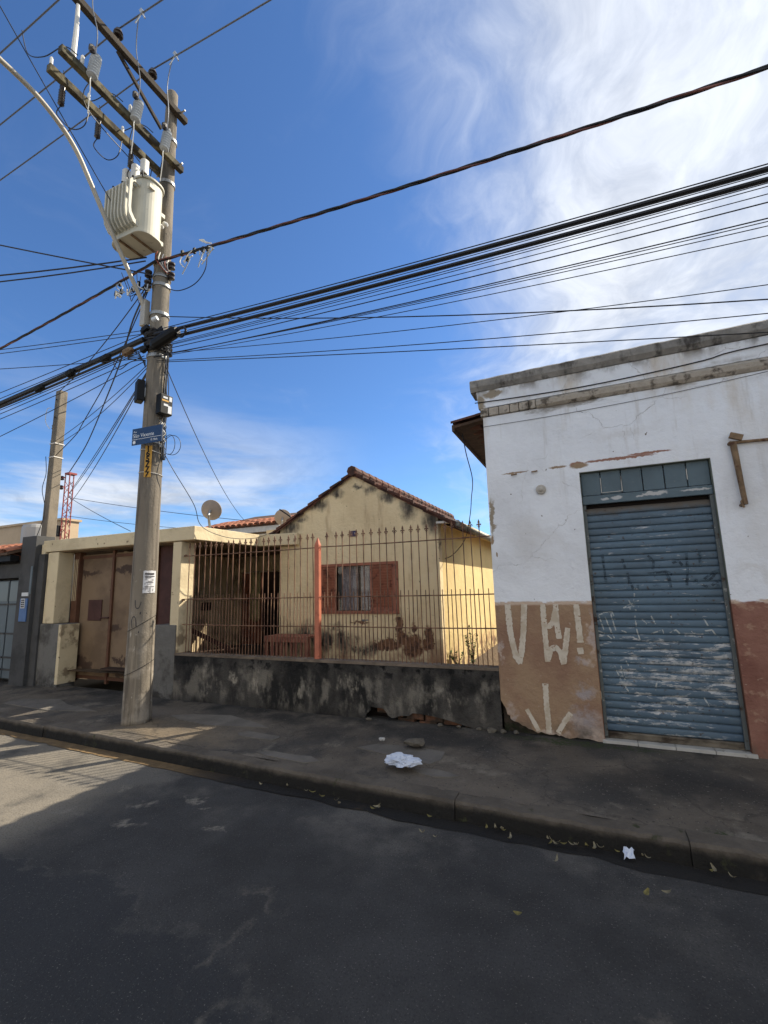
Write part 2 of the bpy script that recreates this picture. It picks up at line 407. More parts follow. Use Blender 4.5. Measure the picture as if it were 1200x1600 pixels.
def chip(g):
    f = g.noise(9, 8, .68, stretch=(.6, 1, 2.6))
    lowz = g.mul(g.band('z', .28, .62, .25, 3), g.inv(g.band('z', 1.0, 1.35, .3, 3)))
    rightx = g.band('x', -.05, .75, .2, 3)
    strip = g.blobs([(.75, .86, .45, .03), (.8, .795, .42, .028), (.55, .72, .5, .028), (.85, .66, .3, .022), (.3, .35, .5, .022), (.75, .24, .4, .03), (.7, .52, .28, .03), (.5, .44, .3, .02)], 'xz', .045, 14, .4)
    t = g.math('SUBTRACT', .70, g.math('ADD', g.math('MULTIPLY', lowz, .15), g.math('MULTIPLY', g.mul(lowz, rightx), .03)))
    m = g.rng(f, t, g.math('ADD', t, .05))
    m2 = g.mul(strip, g.nm(18, .44, .56, stretch=(.5, 1, 2.4)))
    e = g.mul(g.nm(20, .62, .68, stretch=(.35, 1, 2.5)), .85)
    return g.math('MAXIMUM', g.math('MAXIMUM', m, m2), e)
mat('shutter_paint', c(86, 107, 123), 0.55, layers=[
    (c(78, 96, 110), lambda g: g.nm(2.5, .4, .65, stretch=(1, 1, 2))),
    (c(72, 92, 110), lambda g: g.mul(g.inv(g.band('z', .35, .75, .2, 3)), g.nm(4, .45, .6))),
    (lambda g: g.mix(g.nm(12, .4, .6), c(186, 186, 184), c(132, 142, 150)), chip),
    (c(88, 80, 70), lambda g: g.band('z', 2.20, 2.30, .06, 9)),
    (c(66, 54, 44), lambda g: g.mul(g.nm(26, .62, .70, 3), .8))], bump=((40, .002), (8, .006)), spec=.4)
mat('shutter_frame', c(92, 98, 98), 0.6, layers=[(c(150, 150, 146), lambda g: g.nm(22, .6, .68, stretch=(1, 1, .6))), (c(60, 44, 34), lambda g: g.nm(11, .55, .66, off=5))], bump=((30, .004),))
mat('transom_paint', c(86, 102, 110), 0.55, var=.12, vscale=4, layers=[(c(178, 178, 176), lambda g: g.blobs([(.3, 2.39, .06, .02), (.2, 2.385, .04, .015), (.62, 2.40, .12, .022), (.95, 2.40, .14, .012), (.5, 2.385, .04, .012)], 'xz', .03, 20, .3)), (c(110, 116, 118), lambda g: g.nm(24, .64, .7))], bump=((12, .004),))
mat('bottom_rail', c(104, 96, 84), 0.7, var=.3, vscale=9, layers=[(c(52, 42, 34), lambda g: g.nm(7, .45, .6, stretch=(.5, 1, 1)))], bump=((25, .006),))
mat('sill_tile', c(176, 174, 168), 0.4, var=.12, vscale=6, layers=[(c(96, 90, 82), lambda g: g.nm(8, .58, .7))])
mat('graffiti_cream', c(204, 194, 178), 0.9, layers=[(c(146, 116, 90), lambda g: g.nm(34, .60, .66, 4)), (c(186, 172, 152), lambda g: g.nm(7, .45, .6))])
mat('graffiti_dark', c(48, 60, 70), 0.8, layers=[(c(76, 95, 108), lambda g: g.nm(22, .42, .60, 4))])
mat('graffiti_pale', c(170, 174, 172), 0.8, layers=[(c(84, 104, 118), lambda g: g.nm(28, .5, .6, 4))])
mat('rust_pipe', c(126, 104, 80), 0.75, var=.3, vscale=12, layers=[(c(88, 60, 44), lambda g: g.nm(14, .5, .65))], metal=.2)
mat('porcelain', c(176, 170, 160), 0.35, var=.1, vscale=20)
mat('roof_tile', c(94, 62, 50), 0.85, var=.3, vscale=6, layers=[(c(62, 46, 40), lambda g: g.nm(5, .42, .62)), (c(116, 74, 58), lambda g: g.nm(11, .6, .7, off=3))], bump=((40, .006),))
mat('roof_tile_bright', c(150, 98, 74), 0.85, var=.3, vscale=5, layers=[(c(112, 66, 48), lambda g: g.nm(6, .5, .66)), (c(170, 126, 100), lambda g: g.nm(9, .6, .7, off=3))], bump=((40, .006),))
mat('eave_wood', c(84, 66, 52), 0.85, var=.3, vscale=8, bump=((20, .006, (6, 1, 6)),))
mat('white_trim', c(206, 202, 194), 0.7, var=.08, vscale=6)

HOUSE_MOLD = [(-3.08, 3.14, .16, .13), (-2.78, 3.02, .2, .14), (-2.45, 2.76, .18, .24), (-2.08, 2.55, .2, .28), (-3.72, 3.14, .18, .11), (-4.05, 2.98, .24, .12), (-4.62, 2.62, .3, .24), (-4.4, 2.78, .2, .1), (-1.96, 2.25, .05, .2), (-3.3, 3.22, .12, .05)]
HOUSE_PEEL = [(-2.86, .74, .26, .10), (-2.62, .86, .1, .14), (-2.45, .72, .18, .2), (-2.2, .9, .075, .13), (-2.2, .75, .09, .08), (-2.42, 1.0, .05, .07), (-2.66, 1.06, .07, .15), (-3.3, 1.06, .2, .02)]
HOUSE_DIRT = [(-3.9, .80, .26, .24), (-3.6, .76, .34, .22), (-3.25, .68, .34, .15), (-3.75, .98, .16, .1), (-4.3, .85, .3, .3), (-4.6, .7, .25, .25)]
def house_wall_layers():
    return [
        (c(212, 191, 152), lambda g: g.nm(1.4, .42, .68)),
        (c(176, 150, 116), lambda g: g.mul(g.nm(5, .52, .72, stretch=(1.5, 1, .25), off=11), .7)),
        (c(226, 208, 170), lambda g: g.nm(2.6, .56, .72, off=6)),
        (c(112, 104, 92), lambda g: g.mul(g.blobs(HOUSE_MOLD, 'xz', .2, 4, 1.0, 8), g.nm(6, .18, .46, stretch=(1.5, 1, .5)))),
        (c(62, 58, 53), lambda g: g.math('MULTIPLY', g.mul(g.blobs(HOUSE_MOLD, 'xz', .18, 6, 1.0, 8), g.nm(10, .36, .56, off=3, stretch=(1.6, 1, .4))), .95)),
        (c(150, 122, 96), lambda g: g.mul(g.inv(g.band('z', .55, 1.15, .3, 3)), g.nm(3, .42, .6))),
        (c(118, 86, 64), lambda g: g.blobs(HOUSE_PEEL, 'xz', .12, 9, .30, 8)),
        (c(84, 62, 50), lambda g: g.mul(g.blobs(HOUSE_PEEL, 'xz', .10, 11, .3), g.nm(12, .5, .56))),
        (c(92, 84, 74), lambda g: g.mul(g.blobs(HOUSE_DIRT, 'xz', .2, 6, .9, 7), g.nm(6, .26, .52, stretch=(1.4, 1, .5)))),
        (c(52, 48, 44), lambda g: g.mul(g.blobs(HOUSE_DIRT, 'xz', .16, 8, .6), g.nm(10, .5, .6, off=2, stretch=(1, 1, .5)))),
        (c(92, 78, 62), lambda g: g.nm(15, .735, .755, 2)),
        (c(104, 112, 118), lambda g: g.blobs([(-3.22, 1.1, .09, .02)], 'xz', .03, 15, .5)),
    ]
mat('house_wall', c(226, 206, 166), .88, layers=house_wall_layers(), bump=((2.5, .03), (20, .006), (lambda g: g.blobs(HOUSE_PEEL, 'xz', .09, 11, .16), -.012)))
mat('house_side', c(212, 188, 134), .88, var=.08, vscale=2, layers=[
    (c(150, 116, 84), lambda g: g.mul(g.inv(g.band('z', .45, .95, .3, 3)), g.nm(3, .42, .58))),
    (c(96, 76, 58), lambda g: g.mul(g.inv(g.band('z', .35, .6, .2, 5)), g.nm(6, .45, .58)))], bump=((2.5, .03), (20, .006)))
mat('porch_wall', c(196, 176, 142), .88, var=.14, vscale=2.5, layers=[(c(84, 70, 56), lambda g: g.nm(1.6, .52, .7))], bump=((20, .006),))
mat('porch_dark', c(60, 46, 38), .85, var=.2, vscale=4)
mat('interior_dark', c(24, 18, 16), .9)
mat('window_brown', c(150, 96, 76), .6, var=.15, vscale=8, layers=[(c(84, 48, 42), lambda g: g.nm(9, .52, .68))], bump=((40, .002),))
mat('curtain', c(118, 114, 120), .9, layers=[(c(92, 88, 96), lambda g: g.nm(20, .45, .58, stretch=(1, 1, .3))), (c(150, 146, 150), lambda g: g.nm(46, .58, .66, 3))])
def glass_fn(g, bs):
    t = g.t; tr = g.N('ShaderNodeBsdfTransparent'); gl = g.N('ShaderNodeBsdfGlossy'); gl.inputs['Roughness'].default_value = .04
    mx = g.N('ShaderNodeMixShader'); mx.inputs[0].default_value = .04
    t.links.new(tr.outputs[0], mx.inputs[1]); t.links.new(gl.outputs[0], mx.inputs[2])
    t.links.new(mx.outputs[0], t.nodes['Material Output'].inputs[0])
mat('glass', lum(.8), .05, fn=glass_fn)
mat('number_plate', c(44, 42, 78), .5, layers=[(c(104, 80, 78), lambda g: g.math('MAXIMUM', g.inv(g.band('x', -3.42, -3.39, .03, 20)), g.nm(40, .58, .66)))])
mat('gutter_metal', c(126, 122, 112), .5, metal=.4, var=.2, vscale=8)

mat('mold_wall', c(74, 71, 67), .95, layers=[
    (c(36, 35, 34), lambda g: g.nm(2.2, .40, .60, stretch=(1, 1, .6))),
    (c(116, 111, 102), lambda g: g.mul(g.nm(5.2, .46, .64, off=5, stretch=(1.2, 1, .6)), g.mul(g.band('z', .12, .3, .1, 5), g.inv(g.band('z', .52, .72, .14, 5))))),
    (c(150, 143, 130), lambda g: g.mul(g.nm(8, .46, .62, off=8, stretch=(1.3, 1, .6)), g.blobs([(-4.75, .42, .2, .3), (-3.95, .45, .14, .2), (-4.3, .5, .1, .12), (-2.6, .5, .25, .15), (-1.5, .42, .3, .12), (-3.3, .4, .2, .12)], 'xz', .2, 6, .7))),
    (c(22, 22, 22), lambda g: g.mul(g.nm(9, .52, .62, off=2), g.band('z', .5, .7, .12, 5)))],
    bump=((9, .03), (40, .012), (3, .03)))
mat('wall_cap', c(112, 100, 88), .92, var=.3, vscale=6, bump=((30, .01),))
mat('brick_orange', c(104, 72, 54), .9, var=.25, vscale=14, layers=[(c(64, 54, 46), lambda g: g.nm(7, .38, .58))], bump=((50, .006),))
mat('brick_hole', c(30, 24, 20), .95)
mat('iron_brown', c(124, 94, 74), .7, layers=[(c(88, 62, 50), lambda g: g.nm(9, .45, .6))], spec=.3)
mat('post_salmon', c(180, 108, 84), .6, var=.12, vscale=8, layers=[(c(120, 60, 46), lambda g: g.nm(14, .6, .7))])

mat('carport_cream', c(212, 196, 162), .88, layers=[
    (c(194, 178, 146), lambda g: g.nm(2, .45, .65)), (c(116, 100, 82), lambda g: g.nm(9, .66, .72, off=3)), (c(140, 124, 100), lambda g: g.mul(g.nm(5, .48, .62, off=7), g.inv(g.band('z', .9, 1.5, .3, 3))))],
    bump=((3, .02), (20, .006)))
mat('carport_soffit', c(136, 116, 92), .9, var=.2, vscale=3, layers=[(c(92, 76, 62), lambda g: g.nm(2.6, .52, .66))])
mat('plinth_grey', c(112, 110, 106), .92, var=.16, vscale=3, layers=[(c(78, 76, 72), lambda g: g.nm(3, .48, .66)), (c(60, 58, 55), lambda g: g.mul(g.inv(g.band('z', .15, .5, .2, 4)), g.nm(5, .4, .58)))], bump=((12, .012), (40, .006)))
mat('gate_cream', c(126, 106, 84), .7, layers=[  # cream sheet, base colour darkened for the shade under the slab
    (c(104, 86, 68), lambda g: g.nm(1.8, .42, .66)),
    (c(70, 54, 44), lambda g: g.blobs([(-7.9, .5, .25, .14), (-7.7, .45, .2, .12), (-6.95, .55, .25, .06), (-7.1, 1.05, .2, .06), (-7.8, 1.95, .35, .06), (-6.9, 2.0, .4, .08), (-7.2, 1.7, .05, .12), (-6.7, .35, .5, .1)], 'xz', .18, 6, .5)),
    (c(64, 44, 36), lambda g: g.mul(g.nm(5, .56, .68), g.inv(g.band('z', .3, .6, .1, 4))))], bump=((1.5, .02),))
mat('gate_brown', c(96, 66, 50), .7, var=.2, vscale=6)
mat('gate_brown_dark', c(72, 46, 42), .7, var=.2, vscale=6)

mat('grey_paint', c(74, 74, 74), .85, var=.1, vscale=3, layers=[(c(60, 60, 60), lambda g: g.nm(2.4, .48, .66))], bump=((20, .004),))
mat('grey_gate', c(92, 102, 108), .55, var=.1, vscale=3)
mat('grey_gate_glass', c(104, 112, 114), .35)
mat('bluebox', c(74, 104, 150), .5, var=.1, vscale=9)
mat('keypad_white', c(200, 202, 204), .5)
mat('black_plastic', c(13, 13, 14), .6, spec=.25)
mat('far_cream', c(186, 164, 136), .9, var=.1, vscale=1.5)
mat('tank_silver', c(168, 166, 162), .5, metal=.1)
mat('tower_red', c(142, 66, 62), .6, layers=[(c(176, 150, 140), lambda g: g.nm(9, .56, .64))])
def pole_layers():
    return [(c(112, 104, 94), lambda g: g.nm(2.4, .45, .68, stretch=(1, 1, .4))),
            (c(78, 74, 68), lambda g: g.mul(g.nm(4, .5, .66, stretch=(1.5, 1.5, .3), off=2), g.band('z', 2.0, 3.4, .4, 2))),
            (c(150, 142, 130), lambda g: g.mul(g.inv(g.band('z', .5, 1.8, .4, 2)), g.nm(5, .45, .62))),
            (c(172, 166, 156), lambda g: g.mul(g.nm(20, .63, .68, stretch=(1, 1, .5)), g.inv(g.band('z', 1.2, 2.2, .3, 3)))),
            (c(52, 48, 46), lambda g: g.nm(26, .70, .74, 3)),
            (c(86, 80, 72), lambda g: g.mul(g.nm(9, .52, .66, stretch=(1.6, 1.6, .09), off=4), .8)),
            (c(150, 140, 124), lambda g: g.mul(g.nm(11, .56, .68, stretch=(1.4, 1.4, .07), off=8), .6))]
mat('pole_concrete', c(124, 116, 104), .9, layers=pole_layers(), bump=((30, .006), (90, .004)))
mat('pole_concrete_square', c(116, 108, 96), .9, var=.16, vscale=4, layers=[(c(96, 90, 82), lambda g: g.nm(6, .52, .66, stretch=(1, 1, .4)))], bump=((40, .006),))
mat('crossarm_wood', c(100, 94, 74), .9, var=.25, vscale=5, layers=[(c(56, 52, 44), lambda g: g.nm(6, .40, .58))], bump=((26, .008),))
mat('crossarm_dark', c(58, 52, 46), .9, var=.3, vscale=6, bump=((26, .008),))
mat('tank_paint', c(186, 182, 166), .55, var=.06, vscale=4, layers=[(c(150, 142, 126), lambda g: g.nm(7, .6, .7))])
mat('steel', c(150, 150, 148), .4, metal=.7, var=.1, vscale=14)
mat('lamp_arm', c(168, 162, 150), .5, metal=.25, var=.1, vscale=4)
mat('cutout_grey', c(166, 172, 178), .35, var=.1, vscale=16)
mat('insulator_dark', c(38, 28, 26), .3, spec=.6)
mat('insulator_white', c(206, 204, 198), .3)
mat('cable_black', c(22, 21, 24), .55, spec=.4)
mat('cable_brown', c(92, 60, 56), .55, layers=[(c(120, 78, 70), lambda g: g.nm(4, .5, .6))])
mat('cable_alu', c(104, 108, 116), .45, metal=.5)
mat('wire_white', c(214, 212, 204), .5)
mat('wire_red', c(128, 62, 50), .6)
mat('sign_blue', c(28, 58, 94), .45, var=.08, vscale=6)
mat('sign_white', c(214, 218, 222), .5)
mat('plate_yellow', c(190, 144, 58), .5, var=.12, vscale=14)
mat('print_black', c(16, 15, 14), .6)
mat('paper_white', c(206, 206, 208), .8, layers=[(c(150, 148, 150), lambda g: g.nm(22, .52, .64))])
mat('print_grey', c(66, 64, 68), .8)
mat('strap_white', c(206, 202, 194), .5)
mat('dish_grey', c(150, 138, 128), .55, var=.08, vscale=5)
mat('bag_white', c(196, 204, 218), .45, var=.04, vscale=9)
mat('leaf_dry', c(112, 104, 62), .8, var=.3, vscale=30)
mat('leaf_pale', c(128, 120, 98), .8, var=.3, vscale=30)
mat('leaf_green', c(62, 84, 36), .6, var=.35, vscale=18)
mat('stem_green', c(72, 84, 44), .7)
mat('bench_brown', c(136, 88, 74), .7, var=.15, vscale=8)
mat('cloth_pale', c(166, 150, 108), .9, var=.15, vscale=9)
mat('stone', c(98, 92, 82), .9, var=.2, vscale=14, bump=((30, .01),))

# ------------------------------------------------------------------ ground, road, pavement
tag(MB().add([(-400, -400, -.03), (400, -400, -.03), (400, 400, -.03), (-400, 400, -.03)], [(0, 1, 2, 3)]).build('ground', 'far_ground'), kind='structure')
def sheet(name, material, xs, tf, nt, zf):
    vs = []; fs = []; nx = len(xs)
    for x in xs:
        a, b = tf(x)
        for j in range(nt + 1):
            y = a + (b - a) * j / nt; vs.append((x, y, zf(x, y)))
    for i in range(nx - 1):
        for j in range(nt):
            o = i * (nt + 1) + j; fs.append((o, o + nt + 1, o + nt + 2, o + 1))
    return tag(MB().add(vs, fs).build(name, material, smooth=True), kind='structure')
def frange(a, b, n): return [a + (b - a) * i / n for i in range(n + 1)]
def nz(x, y, s, seed=0): return mnoise.noise(Vector((x * s, y * s, seed)))
xs_road = frange(-90, -12, 20) + frange(-11.6, 5, 130) + frange(6, 70, 16)
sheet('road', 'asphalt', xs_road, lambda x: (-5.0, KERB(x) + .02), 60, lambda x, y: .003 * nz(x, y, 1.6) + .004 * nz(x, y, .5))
sheet('gutter', 'gutter', frange(-14, 6, 160), lambda x: (KERB(x) - .13 - .04 * (nz(x, 0, 1.2) + nz(x, 3, 4)), KERB(x) + .01), 2, lambda x, y: .0055 + .0015 * nz(x, y, 6))
KT = .128
def walk_z(x, y):
    t = (y - KERB(x)) / 1.5
    z = KT + .03 * t + .007 * nz(x, y, 1.1, 3) + .005 * nz(x, y, 3.5, 7)
    # old broken slab between the bag and the kerb
    z -= .012 * max(0, 1 - (((x + 1.75) / .35) ** 2 + ((y - 4.1) / .16) ** 2))
    return z
walk = sheet('sidewalk', 'concrete_walk', frange(-16, 9, 330), lambda x: (KERB(x) + .13, 5.0), 30, walk_z)
kerb = thing('kerb', None, None, (-3, 3.45, 0)); tag(kerb, kind='structure')
kx = -15.6; krnd = random.Random(4)
while kx < 6:
    ln = krnd.uniform(.9, 1.9); a, b = kx + .0018, kx + ln - .0018
    dz = krnd.uniform(-.006, .006); dy = krnd.uniform(-.008, .008)
    vs = []
    nseg = 22
    for i in range(nseg + 1):
        x = a + (b - a) * i / nseg; y0 = KERB(x) + dy; w = .013 * nz(x, 1, 4) + .010 * nz(x, 6, 13) + .006 * nz(x, 8, 31); h = min(.003, .010 * nz(x, 3, 5) + .008 * nz(x, 7, 17))
        z1 = KT + .004 + dz + h
        vs += [(x, y0 - .012, -.02), (x, y0 + w, z1 - .018), (x, y0 + .014 + w, z1), (x, y0 + .15, z1 + .002), (x, y0 + .15, -.02)]
    fs = []
    for i in range(nseg):
        for j in range(5):
            o = i * 5; fs.append((o + j, o + 5 + j, o + 5 + (j + 1) % 5, o + (j + 1) % 5))
    fs += [(0, 1, 2, 3, 4), tuple(nseg * 5 + k for k in (4, 3, 2, 1, 0))]
    MB().add(vs, fs).build('kerb_stone', 'kerb_concrete', kerb)
    kx += ln
# lighter cement patches on the pavement, each a cast piece with its own edge
def patch(poly):
    k = len(poly); top = [(x, y, walk_z(x, y) + .007) for x, y in poly]; bot = [(x, y, walk_z(x, y) - .03) for x, y in poly]
    mb = MB(); mb.add(bot + top, [tuple(range(k, 2 * k))] + [(i, (i + 1) % k, k + (i + 1) % k, k + i) for i in range(k)])
    return mb.build('concrete_patch', 'patch_concrete', walk)
def ring(cx, cy, rx, ry, n=8, j=.34, rnd=krnd):
    return [(cx + rx * (1 + rnd.uniform(-j, j)) * math.cos(2 * math.pi * i / n), cy + ry * (1 + rnd.uniform(-j, j)) * math.sin(2 * math.pi * i / n)) for i in range(n)]
patch([(-2.1, 4.02), (-1.7, 3.93), (-1.35, 3.86), (-1.28, 3.98), (-1.3, 4.16), (-1.55, 4.2), (-1.95, 4.18)])
patch(ring(-1.25, 3.72, .22, .07)); patch(ring(-2.6, 3.62, .3, .08)); patch(ring(-4.0, 4.25, .55, .17)); patch(ring(-7.0, 4.1, .9, .22)); patch(ring(-3.2, 4.0, .3, .1))
sheet('yard', 'soil', frange(-8.6, -.9, 40), lambda x: (4.98, 13.0), 30, lambda x, y: .40 + .02 * nz(x, y, 2) - .32 * min(1, max(0, (x + 2.0) / .12)) * min(1, max(0, (y - 6.2) / .5)))

# ------------------------------------------------------------------ white shop building
FY = 4.85
shop = thing('shop_building', 'white plastered corner shop with brown lower band, grey coping and blue roller shutter', 'building', (.5, 5.5, .1))
X0, D0, D1, XR = -.915, -.005, 1.085, 9.0
jr = random.Random(5)
low = [(X0, .46)]
for q in [(-.86, .33), (-.80, .27), (-.70, .235), (-.6, .19), (-.52, .185), (-.42, .19), (-.34, .165), (-.2, .17), (D0, .15)]: low += jag(low[-1], q, 3, .012, jr)
wl = MB()
wl.prism(low + [(D0, 3.40), (X0, 3.40)], FY, FY + .05, 'xz')                       # left pier, plaster skin with a broken foot
wl.box(D0, D1, FY, FY + .05, 2.67, 3.40)
lowr = [(D1, .14)] + jag((D1, .14), (2.2, .16), 14, .012, jr) + [(XR, .16)]
wl.prism(lowr + [(XR, 3.40), (D1, 3.40)], FY, FY + .05, 'xz')
wl.build('front_wall', 'white_wall', shop)
pp = MB(); pp.prism([(-.955, 3.505), (XR, 3.545), (XR, 3.74), (-.97, 3.70)], FY - .012, FY + .2, 'xz'); pp.build('parapet', 'white_wall', shop)
core = MB()
core.box(X0 + .012, D0 - .002, FY + .051, FY + .25, .05, 3.40); core.box(D1 + .002, XR, FY + .051, FY + .25, .05, 3.40); core.box(D0 - .002, D1 + .002, FY + .051, FY + .25, 2.672, 3.40)
core.build('wall_core', 'core_rubble', shop)
rv = MB(); rv.box(D1 - .004, D1 + .001, FY + .003, FY + .16, .17, 2.668); rv.box(D0 - .001, D0 + .004, FY + .003, FY + .16, .17, 2.668); rv.box(D0, D1, FY + .003, FY + .16, 2.664, 2.669)
rv.build('door_reveal', 'reveal_green', shop)
sw = MB(); sw.box(X0, X0 + .2, FY + .251, 7.5, .1, 3.40); sw.box(X0 + .2, XR, 7.3, 7.5, .1, 3.40); sw.box(XR - .2, XR, FY + .251, 7.3, .1, 3.4)
sw.build('side_wall', 'white_wall', shop)
# coping with a worn, slightly wavy top
cp = MB(); vs = []; fs = []; n = 160
for i in range(n + 1):
    x = -1.03 + (XR + 1.03) * i / n; b = .0165 * (x + 1) * .35
    t = 3.835 + b + .006 * nz(x, 0, 5) + .004 * nz(x, 9, 17); lo_ = 3.70 + b * 1.0 + .008 * nz(x, 4, 7)
    yf = FY - .055 + .006 * nz(x, 2, 9)
    vs += [(x, FY + .22, lo_), (x, yf + .03, lo_), (x, yf, lo_ + .045), (x, yf, t - .02), (x, yf + .025, t), (x, FY + .22, t + .01)]
for i in range(n):
    for j in range(6):
        o = i * 6; fs.append((o + j, o + 6 + j, o + 6 + (j + 1) % 6, o + (j + 1) % 6))
fs += [tuple(range(6)), tuple(n * 6 + k for k in range(5, -1, -1))]
cp.add(vs, fs).build('coping', 'coping', shop, smooth=False)
# string course: bare bricks at the corner, then a plastered moulding
lb = random.Random(9); x = X0 - .02
while x < -.38:
    w = lb.uniform(.06, .12); zt = 3.50 + .004 * (x + 1)
    MB().box(x, x + w - .006, FY - lb.uniform(.025, .045), FY + .1, 3.405, zt - lb.uniform(.002, .014)).build('ledge_brick', 'ledge_brick', shop, bev=.008)
    x += w
ml = MB(); vs = []; fs = []; n = 150
for i in range(n + 1):
    xx = x + (XR - x) * i / n; b = .005 * (xx + .4); k = .012 * nz(xx, 1, 6) + .008 * nz(xx, 5, 20)
    k = max(k, -.02)
    vs += [(xx, FY + .1, 3.402), (xx, FY - .012, 3.402), (xx, FY - .04 - k, 3.425 + b), (xx, FY - .045 - k, 3.47 + b), (xx, FY - .013, 3.50 + b), (xx, FY + .1, 3.50 + b)]
for i in range(n):
    for j in range(6):
        o = i * 6; fs.append((o + j, o + 6 + j, o + 6 + (j + 1) % 6, o + (j + 1) % 6))
fs += [tuple(range(6)), tuple(n * 6 + q for q in range(5, -1, -1))]
ml.add(vs, fs).build('ledge_moulding', 'ledge_brick', shop)
# tiled roof behind the parapet, its eave over the side wall
def tile_mesh(name, L=.34, w0=.20, w1=.17, h=.055, th=.014, material='roof_tile', n=5):
    """barrel tile: x across, y along the slope (low end at y=0)"""
    vs = []
    for y, w in ((0, w0), (L, w1)):
        for k, t in ((0, 0), (1, th)):
            for i in range(n + 1):
                a = math.pi * i / n
                vs.append((-math.cos(a) * (w / 2 - t), y, math.sin(a) * (h - t) if t else math.sin(a) * h))
    m = n + 1; fs = []
    for i in range(n):
        fs.append((i + 1, i, 2 * m + i, 2 * m + i + 1)); fs.append((m + i, m + i + 1, 3 * m + i + 1, 3 * m + i))
        fs.append((i, i + 1, m + i + 1, m + i)); fs.append((2 * m + i + 1, 2 * m + i, 3 * m + i, 3 * m + i + 1))
    fs += [(0, m, 3 * m, 2 * m), (n + m, n, 2 * m + n, 3 * m + n)]
    return MB().add(vs, fs).mesh(name, MATS[material], smooth=False)
T_RED = tile_mesh('roof_tile_barrel'); T_BRIGHT = tile_mesh('roof_tile_barrel_bright', material='roof_tile_bright')
roof = MB().prism([(-1.30, 3.42), (-.91, 3.47), (-.91, 3.50), (-1.30, 3.45)], 5.08, 7.7, 'xz')
roof.prism([(-.91, 3.47), (1.5, 3.78), (1.5, 3.81), (-.91, 3.50)], 5.08, 7.7, 'xz').prism([(1.5, 3.78), (9, 3.5), (9, 3.53), (1.5, 3.81)], 5.08, 7.7, 'xz')
shoproof = roof.build('roof', 'eave_wood', shop)
MB().box(-1.33, -1.302, 5.08, 7.7, 3.385, 3.46).build('eave_board', 'eave_wood', shoproof)
for r in range(3):
    for k in range(13):
        xx = -1.34 + .30 * r; yy = 5.17 + .2 * k
        inst('tile', T_RED, shoproof, (xx, yy, 3.47 + .13 * .30 * r + .012), (R_(7.5), 0, R_(-90)))
        if k < 12: inst('tile', T_RED, shoproof, (xx, yy + .1, 3.465 + .13 * .30 * r + .05), (R_(7.5), R_(180), R_(-90)))
# roller shutter
shut = thing('roller_shutter', 'closed faded blue roller shutter with scratched paint and spray tags', 'shutter', (.54, 4.93, .17))
SY = FY + .075; PITCH = .0665; SZ0 = .245
def slat_y(z):
    t = ((z - SZ0) / PITCH) % 1.0
    return SY + .006 if t > .90 or t < .04 else SY - .0095 * math.sin(math.pi * (t - .04) / .86) ** .6
prof = [(SY + .010, 0), (SY + .006, .03), (SY - .003, .06), (SY - .0065, .16), (SY - .009, .32), (SY - .0095, .5), (SY - .0085, .68), (SY - .005, .82), (SY - .001, .89), (SY + .008, .93), (SY + .010, 1.0)]
sv = []; sf = []; nsx = 8
for i in range(nsx + 1):
    for yy, t in prof: sv.append((D0 + .03 + (D1 - D0 - .06) * i / nsx - .54, yy - SY, t * PITCH))
for i in range(nsx):
    for j in range(len(prof) - 1):
        o = i * len(prof) + j; sf.append((o, o + len(prof), o + len(prof) + 1, o + 1))
slat_me = MB().add(sv, sf).mesh('shutter_slat', MATS['shutter_paint'])
NSL = 31
sr = random.Random(3)
for i in range(NSL): inst('slat', slat_me, shut, (.54 + sr.uniform(-.001, .001), SY + sr.uniform(-.0012, .0012), SZ0 + i * PITCH), (sr.uniform(-.02, .02), sr.uniform(-.0008, .0008), 0))
for a, b in ((D0 + .006, D0 + .034), (D1 - .036, D1 - .006)):
    MB().box(a, b, FY + .04, FY + .062, .2, 2.34).build('guide_rail', 'shutter_frame', shut)
br = MB().box(D0 + .034, D1 - .036, SY - .016, SY + .02, .186, .243); br.box(D0 + .034, D1 - .036, SY - .022, SY - .016, .225, .241); br.build('bottom_rail', 'bottom_rail', shut, bev=.003)
MB().box(D0 + .03, D1 - .03, SY + .03, SY + .04, .19, 2.35).build('backing', 'interior_dark', shut)
tr = MB().box(D0 + .006, D1 - .006, FY + .035, FY + .07, 2.345, 2.43).build('shutter_hood', 'transom_paint', shut, bev=.005)
nP = 6; pw_ = (D1 - D0 - .012) / nP
for i in range(nP):
    a = D0 + .006 + i * pw_
    MB().box(a + .004, a + pw_ - .004, FY + .052, FY + .066, 2.436, 2.662).build('transom_panel', 'transom_paint', shut, bev=.004)
tb = MB()
for i in (1, 2, 5): tb.box(D0 + .006 + i * pw_ - .004, D0 + .006 + i * pw_ + .0035, FY + .044, FY + .051, 2.45 if i != 5 else 2.5, 2.60)
tb.box(D0 + .006 + pw_ + .004, D0 + .006 + 2 * pw_ - .005, FY + .045, FY + .051, 2.450, 2.456)
tb.build('glazing_bead', 'sill_tile', shut)
for i in range(4):
    w = (D1 - D0 + .05) / 4; MB().box(D0 - .02 + i * w + .002, D0 - .02 + (i + 1) * w - .002, FY - .02, FY + .14, .15, .184).build('sill_tile', 'sill_tile', shop, bev=.003)
